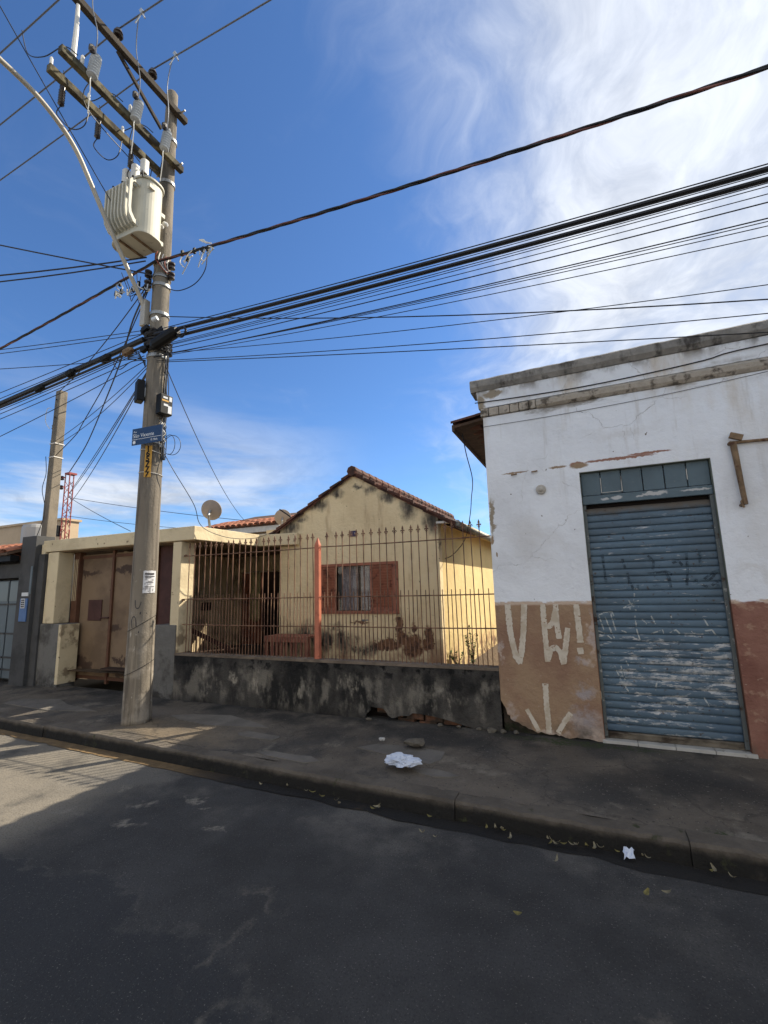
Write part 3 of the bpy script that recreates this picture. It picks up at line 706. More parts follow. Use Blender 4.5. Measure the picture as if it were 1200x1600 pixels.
# spray tags on the shutter follow the slats
def stroke_mb(mb, pts, w, yfun, rnd, step=.012, rag=.12, off=.0025):
    P = [Vector((p[0], p[1])) for p in pts]; dense = []
    for a, b in zip(P, P[1:]):
        k = max(1, int((b - a).length / step)); dense += [a.lerp(b, i / k) for i in range(k)]
    dense.append(P[-1]); vs = []; fs = []
    for i, p in enumerate(dense):
        t = (dense[min(i + 1, len(dense) - 1)] - dense[max(0, i - 1)])
        if t.length < 1e-6: t = Vector((0, 1))
        t.normalize(); nrm = Vector((-t.y, t.x)); ww = w * (1 + rnd.uniform(-rag, rag)) / 2
        for s_ in (1, -1):
            q = p + nrm * ww * s_; vs.append((q.x, yfun(q.y) - off, q.y))
    for i in range(len(dense) - 1): fs.append((2 * i, 2 * i + 2, 2 * i + 3, 2 * i + 1))
    mb.add(vs, fs)
gr = random.Random(21)
def sp(px, py): p = aty(px, py, SY); return (p.x, p.z)
def tagmesh(name, strokes, w, material, parent, yfun, off=.0025, rag=.2):
    mb = MB()
    for st_ in strokes: stroke_mb(mb, st_, w, yfun, gr, rag=rag, off=off)
    return mb.build(name, material, parent)
dk = [[(941, 866), (944, 890), (947, 910)], [(972, 873), (977, 888)], [(980, 895), (984, 912)], [(1012, 868), (1021, 878), (1020, 890)], [(1010, 897), (1040, 893), (1050, 898)], [(984, 908), (990, 922)], [(996, 914), (997, 922)],
      [(1040, 893), (1046, 905), (1048, 918)], [(1020, 914), (1032, 914)], [(1072, 862), (1074, 890), (1073, 915)], [(1093, 862), (1094, 885)], [(1100, 905), (1112, 895), (1122, 890), (1112, 903), (1104, 908)], [(1085, 905), (1100, 915), (1110, 918)], [(1050, 880), (1060, 876), (1066, 884)], [(1112, 915), (1120, 908), (1122, 918)]]
for s_ in dk: tagmesh('spray_mark', [[sp(*p) for p in s_]], .022, 'graffiti_dark', shut, slat_y)
plx = [[(991, 927), (991, 932)], [(976, 949), (998, 948)], [(990, 936), (984, 952)], [(998, 938), (984, 944), (974, 950)], [(982, 938), (994, 954)],
       [(936, 963), (944, 985)], [(945, 962), (955, 988)], [(954, 958), (962, 985)], [(934, 985), (946, 990), (956, 998)], [(950, 975), (960, 997)], [(934, 962), (944, 957), (956, 956), (961, 968)], [(971, 985), (979, 988)],
       [(992, 962), (995, 985), (1000, 1000)], [(1003, 967), (1010, 975)], [(1017, 962), (1024, 975)], [(1048, 962), (1050, 968)], [(1017, 990), (1035, 984), (1036, 990)], [(1046, 988), (1056, 984), (1062, 990)], [(1080, 986), (1086, 990)], [(1098, 964), (1106, 978)], [(1100, 986), (1112, 984), (1118, 992)],
       [(960, 1040), (970, 1062), (982, 1080)], [(970, 1040), (978, 1066)], [(978, 1032), (982, 1040)], [(1026, 1066), (1024, 1078)], [(1048, 1094), (1052, 1104)], [(1100, 1090), (1108, 1104)]]
for s_ in plx: tagmesh('scratched_mark', [[sp(*p) for p in s_]], .011, 'graffiti_pale', shut, slat_y)
# big cream letters on the brown band
def wpt(px, py): p = aty(px, py, FY); return (p.x, p.z)
def letter(strokes, w=.05):
    for k, st_ in enumerate(strokes):
        pass
    mb = MB()
    for k, st_ in enumerate(strokes): stroke_mb(mb, [wpt(*p) for p in st_], w, lambda z: FY, gr, rag=.16, off=.0025 + .0006 * k)
    return mb.build('painted_letter', 'graffiti_cream', shop)
letter([[(793, 944), (797, 985), (800, 1000), (806, 1025), (814, 1036)], [(819, 944), (818, 985), (815, 1020), (811, 1036)]], .058)
letter([[(848, 944), (851, 985), (856, 1034)], [(868, 944), (870, 975), (874, 998)], [(868, 955), (864, 972), (858, 979), (850, 978)], [(856, 1030), (860, 1015), (868, 1011), (875, 1018), (881, 1038)], [(881, 1036), (885, 1000), (887, 981)]], .05)
letter([[(900, 944), (905, 985), (907, 1004)], [(906, 1012), (908, 1022)]], .052)
letter([[(852, 1068), (854, 1100), (857, 1128), (858, 1146)]], .05)
letter([[(823, 1108), (831, 1122), (842, 1142)]], .04)
letter([[(892, 1114), (882, 1128), (872, 1145)]], .042)
# fittings on the front
ins = MB().lathe((-.375, FY - .055, 2.535), [(.010, -.004), (.012, .0), (.022, .004), (.024, .012), (.022, .026), (.042, .028), (.05, .036), (.05, .05), (.04, .054)], 20, (0, 1, 0))
ins.build('wall_insulator', 'porcelain', shop, smooth=False)
pp_ = [aty(1145, 692, FY - .035), aty(1150, 715, FY - .04), aty(1158, 755, FY - .04), aty(1165, 788, FY - .045)]
cond = MB().tube(pp_, [.026, .024, .021, .02], 10); cond.tube([aty(1142, 692, FY - .03), aty(1205, 686, FY - .03), (2.6, FY - .03, 2.83)], .014, 8)
for p in (pp_[0], pp_[-1]): cond.lathe((p.x - .02, FY - .05, p.z), [(.015, 0), (.015, .05)], 8, (0, 1, 0))
cond.bar(aty(1140, 680, FY - .05), aty(1160, 684, FY - .05), .03, .05)
cond.build('conduit', 'rust_pipe', shop)
hk = MB().tube([aty(1167, 785, FY - .05), aty(1161, 778, FY - .055), aty(1158, 784, FY - .055), aty(1163, 793, FY - .055)], .008, 6); hk.build('hook', 'rust_pipe', shop)
for p in ((803, 742), (835, 737)):
    q = aty(*p, FY - .02); MB().bar((q.x - .03, q.y, q.z), (q.x + .03, q.y, q.z + .006), .014, .012).build('clamp', 'rust_pipe', shop)
cab = [aty(px, py, FY - .02) for px, py in ((742, 630), (800, 622), (900, 606), (1000, 586), (1100, 563), (1200, 537))]; cab.append(Vector((4, FY - .02, 3.66)))
tag(MB().tube(smoothpts(cab, 5), .006, 5).build('facade_cable', 'cable_black'), 'black cable tacked along the parapet of the white shop', 'cable')
cab2 = [aty(px, py, FY - .006) for px, py in ((756, 667), (850, 652), (950, 634), (1060, 612), (1200, 580))]
tag(MB().tube(smoothpts(cab2, 4), .003, 5).build('facade_wire', 'cable_alu'), 'thin grey wire stretched across the white shop front below its ledge', 'cable')

# ------------------------------------------------------------------ low boundary wall and its broken foot
bw = thing('boundary_wall', 'low black-stained boundary wall with broken plaster at its foot', 'wall', (-3.1, 4.92, .15))
tag(bw, kind='thing')
br_ = random.Random(8)
BX0, BX1 = -5.36, -.918
lo_ = [(BX0, .12), (-2.45, .12)]
for q in [(-2.42, .17), (-2.36, .29), (-2.2, .28), (-2.1, .19), (-1.95, .225), (-1.8, .26), (-1.55, .235), (-1.3, .185), (-1.12, .15), (-1.02, .15), (-.96, .13)]: lo_ += jag(lo_[-1], q, 3, .012, br_)
lo_ += [(BX1, .12)]
top = [(BX1, .735)] + jag((BX1, .735), (BX0, .735), 40, .004, br_)
MB().prism(lo_ + top, 4.845, 4.875, 'xz').build('plaster', 'mold_wall', bw)
MB().box(BX0 + .01, BX1 - .01, 4.877, 5.0, .30, .734).build('wall_core', 'core_rubble', bw)
MB().box(BX0 + .01, -2.5, 4.877, 5.0, .10, .298).build('wall_foot', 'core_rubble', bw)
cpv = MB().prism([(BX0, .736), (BX1, .736), (BX1, .764)] + jag((BX1, .764), (BX0, .764), 60, .004, br_), 4.84, 5.005, 'xz'); cpv.build('wall_cap', 'wall_cap', bw)
# exposed hollow bricks
def hollow_brick(x, z, y, l=.19, h=.09, rot=0, end=False):
    o = MB().box(-l / 2, l / 2, -.045, .045, 0, h)
    for k in (-1, 0, 1): o.box(-l / 2 + .004, l / 2 - .004, -.051, -.046, h / 2 + k * .028 - .004, h / 2 + k * .028 + .004)
    if end:
        o = MB()
        for a, b, e, f in ((-.045, .045, 0, .012), (-.045, .045, h - .012, h), (-.045, -.034, .012, h - .012), (.034, .045, .012, h - .012), (-.006, .006, .012, h - .012)):
            o.box(a, b, -.07, .1, e, f)
        o.box(-.034, .034, -.07, .1, h / 2 - .006, h / 2 + .006)
    m = Matrix.Translation((x, y, z)) @ Matrix.Rotation(rot, 4, 'Z'); o.xf(m)
    return o.build('brick', 'brick_orange', bw, bev=.004)
hollow_brick(-2.02, .205, 4.93, end=True); hollow_brick(-1.84, .195, 4.915); hollow_brick(-1.63, .185, 4.92, rot=.03); hollow_brick(-1.43, .17, 4.925)
hollow_brick(-1.95, .10, 4.94, rot=-.05); hollow_brick(-1.7, .09, 4.93, rot=.04); hollow_brick(-1.2, .14, 4.93, rot=.1); hollow_brick(-2.22, .22, 4.95, l=.16)
MB().box(-2.5, BX1, 4.99, 5.0, .05, .298).build('cavity_back', 'interior_dark', bw)
def rock(name, p, r, material, parent=None, seed=0, flat=.6):
    bm = bmesh.new(); bmesh.ops.create_icosphere(bm, subdivisions=1, radius=1)
    mb = MB(); rr = random.Random(seed); o = rr.uniform(0, 50)
    vs = [Vector((v.co.x * r[0], v.co.y * r[1], v.co.z * r[2])) * (1 + .7 * mnoise.noise(v.co * 1.9 + Vector((o, 0, 0)))) + Vector(p) for v in bm.verts]
    mb.add(vs, [tuple(v.index for v in f.verts) for f in bm.faces]); bm.free()
    return mb.build(name, material, parent)
rbp = [(-2.35, 4.79, .04), (-1.15, 4.83, .035), (-1.02, 4.82, .05), (-.9, 4.82, .04), (-.78, 4.83, .035), (-1.35, 4.82, .03), (-1.55, 4.83, .035)]
for i, (x, y, r) in enumerate(rbp):
    tag(rock('rubble_stone', (x, y, .175), (r * .95, r * .8, r * .5), 'stone', None, i), ('lump of fallen plaster left of the exposed bricks', 'lump of plaster second from the shop corner among the rubble', 'lump of plaster at the meeting of dark wall and shop corner', 'lump of plaster under the cracked shop corner', 'lump of plaster furthest right below the painted letters', 'lump of plaster before the last exposed brick', 'lump of plaster before the middle exposed bricks')[i], 'stone', 'fallen plaster lumps by the dark wall')

# ------------------------------------------------------------------ iron railing on the low wall
rail = thing('iron_fence', 'rusty brown iron railing with spear tips on the low dark wall', 'fence', (-3.1, 4.92, .76))
RY = 4.92
def spear():
    mb = MB(); t = .004
    mb.prism([(0, .10), (-.012, .066), (-.005, .05), (-.007, 0), (.007, 0), (.005, .05), (.012, .066)], -t, t, 'xz')
    for s_ in (-1, 1):
        mb.prism([(s_ * .005, .040), (s_ * .013, .052), (s_ * .024, .048), (s_ * .027, .034), (s_ * .021, .030), (s_ * .018, .038), (s_ * .012, .038), (s_ * .005, .026)], -t * .9, t * .9, 'xz')
    mb.box(-.014, .014, -.006, .006, .018, .026)
    return mb.mesh('spear_tip', MATS['iron_brown'])
SP = spear()
tall = MB().box(-.0044, .0044, -.0044, .0044, 0, 1.445).mesh('tall_bar', MATS['iron_brown'])
short = MB().box(-.0038, .0038, -.0038, .0038, 0, .80).mesh('short_bar', MATS['iron_brown'])
fr = random.Random(2)
x = -5.235
while x < -.96:
    if abs(x + 3.08) > .05:
        rx, ry = fr.uniform(-.008, .008), fr.uniform(-.009, .009)
        b = inst('bar', tall, rail, (x, RY, .755), (rx, ry, 0))
        s_ = inst('spear_tip', SP, b, (0, 0, 0), (0, 0, fr.uniform(-.25, .25))); s_.location = (0, 0, 1.442)
    if abs(x + .05 + 3.08) > .045 and x < -1.0:
        inst('short_bar', short, rail, (x + .05, RY, .755), (fr.uniform(-.006, .006), fr.uniform(-.008, .008), 0))
    x += .1
for z, a in ((2.11, -5.32), (1.50, -5.3), (1.15, -5.3)):
    for xa, xb in ((a, -3.115), (-3.045, -.92)):
        MB().tube(par((xa, RY - .010, z), (xb, RY - .010, z - .004), .006, 8), .0075, 6).build('rail', 'iron_brown', rail)
pst = MB().box(-3.111, -3.049, RY - .031, RY + .031, .76, 2.14)
pst.add([(-3.111, RY - .031, 2.14), (-3.049, RY - .031, 2.14), (-3.049, RY + .031, 2.14), (-3.111, RY + .031, 2.14), (-3.08, RY, 2.245)], [(0, 1, 4), (1, 2, 4), (2, 3, 4), (3, 0, 4)])
pst = pst.build('post', 'post_salmon', rail, bev=.004)
for z in (2.09, 1.49, 1.14):
    MB().tube([(-3.049, RY - .03, z), (-3.03, RY - .032, z + .012), (-3.022, RY - .03, z), (-3.03, RY - .03, z - .03)], .006, 6).build('lug', 'post_salmon', pst)
MB().bar((-5.335, 4.93, 2.115), (-5.27, 4.90, 2.12), .03, .02).build('wall_bracket', 'iron_brown', rail)
MB().bar((-5.335, 4.93, 1.49), (-5.30, 4.91, 1.49), .03, .03).build('wall_bracket', 'iron_brown', rail)

# ------------------------------------------------------------------ yellow gabled house
HY = 6.5
house = thing('gabled_house', 'cream gabled house with red tile verge and stained front behind the railing', 'house', (-3.3, 7.5, .42))
HL, HR = -4.83, -1.99
ez = 2.56                      # wall height at the eaves
AX, AZ = -3.38, 3.37
WX0, WX1, WZ0, WZ1 = -4.05, -2.645, 1.195, 1.985
slope_r = (AZ - ez) / (HR - AX); 
fw = MB()
UP = .055
fw.prism([(HL, .3), (WX0, .3), (WX0, UP + ez + (AZ - ez) * (WX0 - HL) / (AX - HL)), (HL, ez + UP)], HY, HY + .15, 'xz')
fw.prism([(WX0, .3), (WX1, .3), (WX1, WZ0), (WX0, WZ0)], HY, HY + .15, 'xz')
zl = UP + ez + (AZ - ez) * (WX0 - HL) / (AX - HL); zr = UP + ez + (AZ - ez) * (HR - WX1) / (HR - AX)
fw.prism([(WX0, WZ1), (WX1, WZ1), (WX1, zr), (AX, AZ + UP), (WX0, zl)], HY, HY + .15, 'xz')
fw.prism([(WX1, .3), (HR, .3), (HR, ez + UP), (WX1, zr)], HY, HY + .15, 'xz')
fw.build('front_wall', 'house_wall', house)
MB().box(HR - .15, HR, HY + .151, 12.5, .1, ez).build('side_wall', 'house_side', house)
MB().box(HL, HL + .15, HY + .151, 12.5, .1, ez).build('side_wall', 'porch_wall', house)
MB().prism([(HL + .15, .1), (HR - .15, .1), (HR - .15, ez), (AX, AZ), (HL + .15, ez)], 12.3, 12.5, 'xz').build('rear_wall', 'house_side', house)
# roof planes, boarding underneath and tiles on top
EXR, EXL = -1.70, -5.10
def roof_z(x): return AZ + .03 - abs(x - AX) * ((AZ - ez) / (HR - AX) if x > AX else (AZ - ez) / (AX - HL))
rf = MB()
rf.prism([(AX, roof_z(AX)), (EXR, roof_z(EXR)), (EXR, roof_z(EXR) + .03), (AX, roof_z(AX) + .03)], HY + .152, 12.7, 'xz')
rf.prism([(AX, roof_z(AX)), (EXL, roof_z(EXL)), (EXL, roof_z(EXL) + .03), (AX, roof_z(AX) + .03)], HY + .152, 12.7, 'xz')
hroof = rf.build('roof', 'eave_wood', house)
vt = random.Random(6)
def flat_tile(L=.33, w=.205, material='roof_tile'):
    vs = []
    n = 4
    for y, ww in ((0, w), (L, w * .9)):
        for k, t in ((0, 0), (1, .016)):
            for i in range(n + 1):
                xx = (-.5 + i / n) * ww; vs.append((xx, y, .036 * math.cos(math.pi * (i / n - .5)) ** .7 * 1 - t if 0 < i < n else -t))
    m = n + 1; fs = []
    for i in range(n):
        fs += [(i + 1, i, 2 * m + i, 2 * m + i + 1), (m + i, m + i + 1, 3 * m + i + 1, 3 * m + i), (i, i + 1, m + i + 1, m + i), (2 * m + i + 1, 2 * m + i, 3 * m + i, 3 * m + i + 1)]
    fs += [(0, m, 3 * m, 2 * m), (n + m, n, 2 * m + n, 3 * m + n)]
    return MB().add(vs, fs).mesh('clay_tile', MATS[material])
FT = flat_tile()
rest = MB()
for side in (1, -1):
    xe = EXR + .04 if side > 0 else EXL - .04
    sl_ = math.atan2(roof_z(AX) - roof_z(xe), abs(xe - AX)); ln = math.hypot(xe - AX, roof_z(AX) - roof_z(xe))
    rows = int(round(ln / .27)); stp = ln / rows
    for r in range(rows):
        for k in range(31):
            y = HY + .05 + k * .2
            d_ = r * stp; xx = xe - side * math.cos(sl_) * d_; z = roof_z(xe) + math.sin(sl_) * d_ + .022
            m = Matrix.Translation((xx, y, z)) @ Matrix.Rotation(R_(90) if side > 0 else R_(-90), 4, 'Z') @ Matrix.Rotation(sl_ - .035, 4, 'X')
            if k < 5:
                inst('tile', FT, hroof, (xx, y, z + (.0 if k == 0 else -.03) + vt.uniform(-.006, .008)), (m.to_euler()[0] + vt.uniform(-.02, .02), m.to_euler()[1], m.to_euler()[2] + vt.uniform(-.02, .02)))
            else:
                t_ = MB().add([v.co for v in FT.vertices], [tuple(p.vertices) for p in FT.polygons]).xf(m); rest.add(t_.v, t_.f)
tag(rest.build('tile_field', 'roof_tile', hroof), kind='stuff')
# mortared verge under the tile ends
vg = MB()
for xa, xb in ((AX, EXR), (AX, EXL)):
    k = 8
    for i in range(k):
        x0 = xa + (xb - xa) * i / k; x1 = xa + (xb - xa) * (i + 1) / k - .012 * (1 if xb < xa else -1) * -1
        z0 = roof_z(x0) + .03; z1 = roof_z(x1) + .03; st_ = .018 * (k - i) / k
        MB().prism([(x0, z0 + .002), (x1, z1 + .002), (x1, z1 + .055), (x0, z0 + .030)], HY - .06 - vt.uniform(0, .014), HY + .15, 'xz').build('verge_tile', 'roof_tile', hroof)
for k in range(22):
    MB().lathe((AX, HY - .08 + k * .27, roof_z(AX) + .07), [(.085, 0), (.09, .02), (.075, .30)], 8, (0, 1, 0)).build('ridge_tile', 'roof_tile', hroof)
gt = MB().tube([(EXR + .03, HY - .05, roof_z(EXR) + .035), (EXR + .03, 12.6, roof_z(EXR) + .02)], .05, 10); gt.build('rain_gutter', 'gutter_metal', hroof, smooth=True)
MB().box(HR - .02, EXR + .02, HY - .02, HY + .10, ez - .055, ez - .025).build('eave_return', 'white_trim', hroof)
MB().box(HR + .001, EXR, HY + .101, 12.6, ez - .045, ez - .025).build('eave_soffit', 'house_side', hroof)
# window
win = thing('window_temp', None, None, (0, 0, 0)); bpy.data.objects.remove(win)
wf = MB(); t = .045; wy0, wy1 = HY - .02, HY + .08
wf.box(WX0, WX1, wy0, wy1, WZ1 - t, WZ1 - .001); wf.box(WX0, WX1, wy0, wy1, WZ0 + .001, WZ0 + t)
wf.box(WX0 + .001, WX0 + t, wy0, wy1, WZ0 + t, WZ1 - t); wf.box(WX1 - t - .03, WX1 - .001, wy0, wy1, WZ0 + t, WZ1 - t)
wn = wf.build('window', 'window_brown', house, bev=.004)
shx = [(WX0 + t + .002, -3.735), (-3.125, WX1 - t - .032)]
lou = {}
for i, (a, b) in enumerate(shx):
    fm = MB(); yf = HY + .005
    fm.box(a, a + .03, yf, yf + .03, WZ0 + t + .002, WZ1 - t - .002); fm.box(b - .03, b, yf, yf + .03, WZ0 + t + .002, WZ1 - t - .002)
    fm.box(a + .03, b - .03, yf, yf + .03, WZ1 - t - .04, WZ1 - t - .002); fm.box(a + .03, b - .03, yf, yf + .03, WZ0 + t + .002, WZ0 + t + .05)
    fm.box(a + .031, b - .031, yf + .024, yf + .029, WZ0 + t + .05, WZ1 - t - .04)
    fm.build('shutter_leaf', 'window_brown', wn)
    me = MB().bar((a + .032 - (a + b) / 2, 0, 0), (b - .032 - (a + b) / 2, 0, 0), .046, .005, (0, .92, .38)).mesh('louvre_slat', MATS['window_brown'])
    zz_ = WZ0 + t + .07
    while zz_ < WZ1 - t - .05:
        inst('louvre_slat', me, wn, ((a + b) / 2, yf + .008, zz_)); zz_ += .0415
def curtain(xa, xb, ph):
    vs = []; fs = []; n = 40
    for i in range(n + 1):
        u = i / n; x = xa + (xb - xa) * u
        for z, k in ((WZ0 + t + .01, 1.0), (WZ0 + .4, .8), (WZ1 - t - .005, .5)): vs.append((x, HY + .065 + k * .016 * math.sin(u * 34 + ph + .4 * math.sin(u * 9)), z))
    for i in range(n):
        for j in range(2): fs.append((i * 3 + j, i * 3 + 3 + j, i * 3 + 4 + j, i * 3 + 1 + j))
    MB().add(vs, fs).build('curtain', 'curtain', wn, smooth=True)
curtain(-3.66, -3.35, 0); curtain(-3.32, -3.12, 1.4)
MB().box(-3.345, -3.325, HY + .03, HY + .05, WZ0 + t, WZ1 - t).build('sash_bar', 'porch_dark', wn)
MB().box(-3.735, -3.345, HY + .040, HY + .043, WZ0 + t, WZ1 - t).build('pane', 'glass', wn)
MB().box(-3.325, -3.125, HY + .040, HY + .043, WZ0 + t, WZ1 - t).build('pane', 'glass', wn)
MB().box(WX0 + .01, WX1 - .01, HY + .14, HY + .149, WZ0 + .01, WZ1 - .01).build('dark_room', 'interior_dark', wn)
npb = MB().box(-3.455, -3.335, HY - .012, HY - .002, 2.405, 2.50).build('number_plate', 'number_plate', house, bev=.002)
nt_ = text_mb('11', .05).xf(frame_m((-3.385, HY - .014, 2.435), (1, 0, 0), (0, 0, 1))); nt_.build('number', 'sign_white', npb)

# porch at the side of the house, under the carport slab
PB = 8.0
porch = MB().box(-7.13, -7.0, PB, PB + .15, .2, 2.32); porch.box(-5.93, HL - .001, PB, PB + .15, .2, 2.32); porch.box(-7.0, -5.93, PB, PB + .15, 1.98, 2.32)
porch.build('porch_back_wall', 'porch_wall', house)
MB().box(-7.26, -7.131, 5.4, PB + .15, .2, 2.32).build('porch_side_wall', 'porch_wall', house)
MB().box(-7.13, HL, 5.02, PB, .43, .455).build('porch_floor', 'porch_dark', house)
MB().box(-7.0, -5.93, PB + .5, PB + .52, .3, 2.1).build('doorway_dark', 'interior_dark', house)
dl = MB().box(-6.98, -6.45, PB + .06, PB + .1, .46, 1.97).build('door', 'window_brown', house, bev=.006)
MB().lathe((-6.52, PB + .06, 1.2), [(.012, 0), (.012, -.03), (.025, -.035), (.025, -.05)], 10, (0, 1, 0)).build('handle', 'steel', dl)
for i in range(4):
    MB().box(-7.131, -7.12, 7.05 + i * .07, 7.09 + i * .07, 1.22, 1.38).build('vent_slot', 'interior_dark', house)
# sloping stair rail seen in the porch
sr_ = thing('stair_rail', 'dark red sloping stair rail inside the shaded porch', 'railing', (-6.4, 6.2, .45))
a, b = Vector((-6.55, 6.1, 1.0)), Vector((-5.75, 6.35, .62))
MB().bar(a, b, .05, .07).build('handrail', 'gate_brown_dark', sr_)
for i in range(12):
    p = a.lerp(b, i / 11); MB().bar((p.x, p.y, .46), (p.x, p.y, p.z), .014, .014).build('baluster', 'gate_brown_dark', sr_)
bn = thing('slatted_bench', 'low brown slatted bench against the house front behind the railing', 'bench', (-4.35, 6.2, .44))
for k in range(4): MB().box(-4.76, -3.96, 6.02 + k * .1, 6.11 + k * .1, .86, .885).build('seat_slat', 'bench_brown', bn, bev=.003)
MB().box(-4.76, -3.96, 6.02, 6.04, .80, .858).build('apron', 'bench_brown', bn)
for k in range(9): MB().box(-4.74 + k * .09, -4.70 + k * .09, 6.045, 6.06, .46, .80).build('side_slat', 'bench_brown', bn)
for xx in (-4.76, -4.005):
    for yy in (6.05, 6.38): MB().box(xx, xx + .045, yy, yy + .045, .44, .858).build('leg', 'bench_brown', bn)
tw = MB(); vs = []; fs = []
for i in range(9):
    for j in range(7): vs.append((-6.35 + .035 * i, 7.55 + .02 * math.sin(i * 1.3 + j * .3), 1.0 + .16 * j + (.03 * math.sin(i) if j == 0 else 0)))
for i in range(8):
    for j in range(6): fs.append((i * 7 + j, i * 7 + 7 + j, i * 7 + 8 + j, i * 7 + 1 + j))
tw.add(vs, fs); o = tw.build('hanging_towel', 'cloth_pale', smooth=True); md = o.modifiers.new('s', 'SOLIDIFY'); md.thickness = .006
tag(o, 'pale yellow cloth hanging in the dark porch doorway', 'towel')
tag(MB().tube([(-6.5, 7.55, 1.965), (-5.9, 7.56, 1.965)], .006, 6).tube([(-6.5, 7.55, 1.96), (-6.5, 7.99, 2.0)], .005, 5).tube([(-5.9, 7.56, 1.96), (-5.9, 7.99, 2.0)], .005, 5).build('clothes_rod', 'steel'), 'thin rod on the porch wall carrying the pale cloth', 'rod')

# ------------------------------------------------------------------ carport slab, piers and gate
cpt = thing('carport', 'cream concrete carport slab on chipped piers with grey plinths', 'carport', (-6.9, 5.5, .15))
cr = random.Random(14)
outline = [(-8.56, FY)] + [(-8.56 + (3.47) * i / 30, FY + cr.uniform(-.003, .003)) for i in range(1, 30)] + [(-5.09, FY), (-5.08, HY - .24), (-4.42, HY - .10), (-4.42, HY - .01), (HL - .01, HY - .01), (HL - .01, PB + .4), (-8.56, PB + .4)]
slab = MB().prism(outline, 2.335, 2.53, 'xy').build('slab', 'carport_cream', cpt, bev=.008)
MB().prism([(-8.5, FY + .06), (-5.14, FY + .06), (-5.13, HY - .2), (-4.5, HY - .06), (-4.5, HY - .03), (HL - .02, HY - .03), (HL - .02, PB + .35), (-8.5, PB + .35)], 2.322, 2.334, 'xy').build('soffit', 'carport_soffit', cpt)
MB().box(-8.585, -8.48, FY - .012, FY + .12, 2.29, 2.47).build('slab_end', 'carport_cream', cpt, bev=.012)
MB().box(-5.50, -5.335, FY + .01, 5.12, .76, 2.321).build('pier', 'carport_cream', cpt, bev=.008)
MB().box(-8.42, -8.14, FY + .01, 5.12, 1.14, 2.321).build('pier', 'carport_cream', cpt, bev=.012)
MB().box(-5.77, -5.362, FY - .004, 5.14, .12, 1.145).build('plinth', 'plinth_grey', cpt, bev=.01)
MB().box(-8.45, -7.87, FY - .01, 5.12, .12, 1.138).build('plinth', 'plinth_grey', cpt, bev=.012)
MB().box(-7.94, -7.868, FY - .013, 5.13, .2, 1.13).build('plinth_edge', 'carport_cream', cpt, bev=.006)
gate = thing('garage_gate', 'cream sheet metal garage gate with rusty brown posts under the carport', 'gate', (-7.0, 5.2, .16))
GY = 5.17
for a, b in ((-7.97, -7.205), (-7.145, -6.2)):
    MB().box(a, b, GY + .012, GY + .022, .24, 2.27).build('sheet_panel', 'gate_cream', gate)
MB().box(-6.12, -5.80, GY + .01, GY + .03, .2, 2.31).build('dark_space_panel', 'gate_brown_dark', gate)  # brown sheet put in place of the dark open space behind
for x0, x1, y0, y1 in ((-8.13, -7.985, GY - .05, GY + .06), (-7.2, -7.15, GY - .02, GY + .03), (-6.195, -6.13, GY - .02, GY + .04)):
    MB().box(x0, x1, y0, y1, .19, 2.318).build('post', 'gate_brown', gate, bev=.005)
for xx in (-8.10, -8.06, -8.02):
    MB().box(xx - .006, xx + .006, GY - .058, GY - .052, 1.5, 2.2).build('post_rib', 'carport_cream', gate)
for z0 in (.245, 2.2): MB().box(-7.97, -6.2, GY - .005, GY + .011, z0, z0 + .05).build('cross_rail', 'gate_brown', gate)
lk = MB().box(-7.74, -7.41, GY - .004, GY + .011, 1.17, 1.51).build('lock_plate', 'gate_brown_dark', gate, bev=.004)
MB().tube([(-7.42, GY - .015, 1.22), (-7.18, GY - .03, 1.22)], .012, 8).build('bolt', 'gate_brown_dark', lk)

# ------------------------------------------------------------------ grey house at the left
gh = thing('grey_house', 'dark grey rendered house front with a tall gate pillar beside the carport', 'house', (-9.5, 4.9, .15))
GFY = 4.75
MB().box(-9.0, -8.60, GFY, 5.05, .12, 2.62).build('gate_pillar', 'grey_paint', gh, bev=.006)
MB().box(-8.599, -8.43, GFY + .06, 5.05, .12, 2.30).build('pillar_return', 'grey_paint', gh, bev=.006)
MB().box(-14, -9.001, GFY + .02, 5.05, 1.92, 2.16).build('lintel', 'grey_paint', gh)
MB().box(-14, -9.3, 5.06, 9, .1, 2.42).build('rear_wall', 'grey_paint', gh)
MB().box(-8.66, -8.61, GFY - .01, GFY - .001, 1.63, 2.1).build('conduit_cover', 'grey_gate', gh)
MB().prism([(-14, 2.2), (-9.02, 2.2), (-9.02, 2.30), (-14, 2.34)], 4.60, 4.74, 'xz').build('eave_board', 'black_plastic', gh)
gr_ = MB().prism([(4.55, 2.3), (5.0, 2.447), (5.0, 2.487), (4.55, 2.34)], -14, -9.02, 'yz').build('roof', 'eave_wood', gh)
for r in range(2):
    for k in range(13):
        xx = -9.15 - .2 * k; yy = 4.56 + .29 * r; z = 2.36 + .327 * .29 * r
        inst('tile', T_BRIGHT, gr_, (xx, yy, z), (R_(16), 0, vt.uniform(-.05, .05)))
        inst('tile', T_BRIGHT, gr_, (xx - .1, yy, z + .03), (R_(16), R_(180), vt.uniform(-.04, .04)))
gg = thing('grey_gate', 'blue grey metal gate with frosted upper panes beside the grey pillar', 'gate', (-9.8, 4.85, .16))
for a, b in ((-9.42, -9.06), (-9.06 - .36 * 2 - .02, -9.44), (-10.8, -9.84)):
    lf = MB().box(a, b - .02, 4.86, 4.885, .22, 1.88).build('leaf', 'grey_gate', gg, bev=.004)
    MB().box(a + .01, b - .03, 4.852, 4.858, 1.52, 1.86).build('pane', 'grey_gate_glass', lf)
    for z in (1.45, .95, .55, .35): MB().box(a, b - .02, 4.846, 4.859, z, z + .03).build('rail', 'grey_paint', lf)
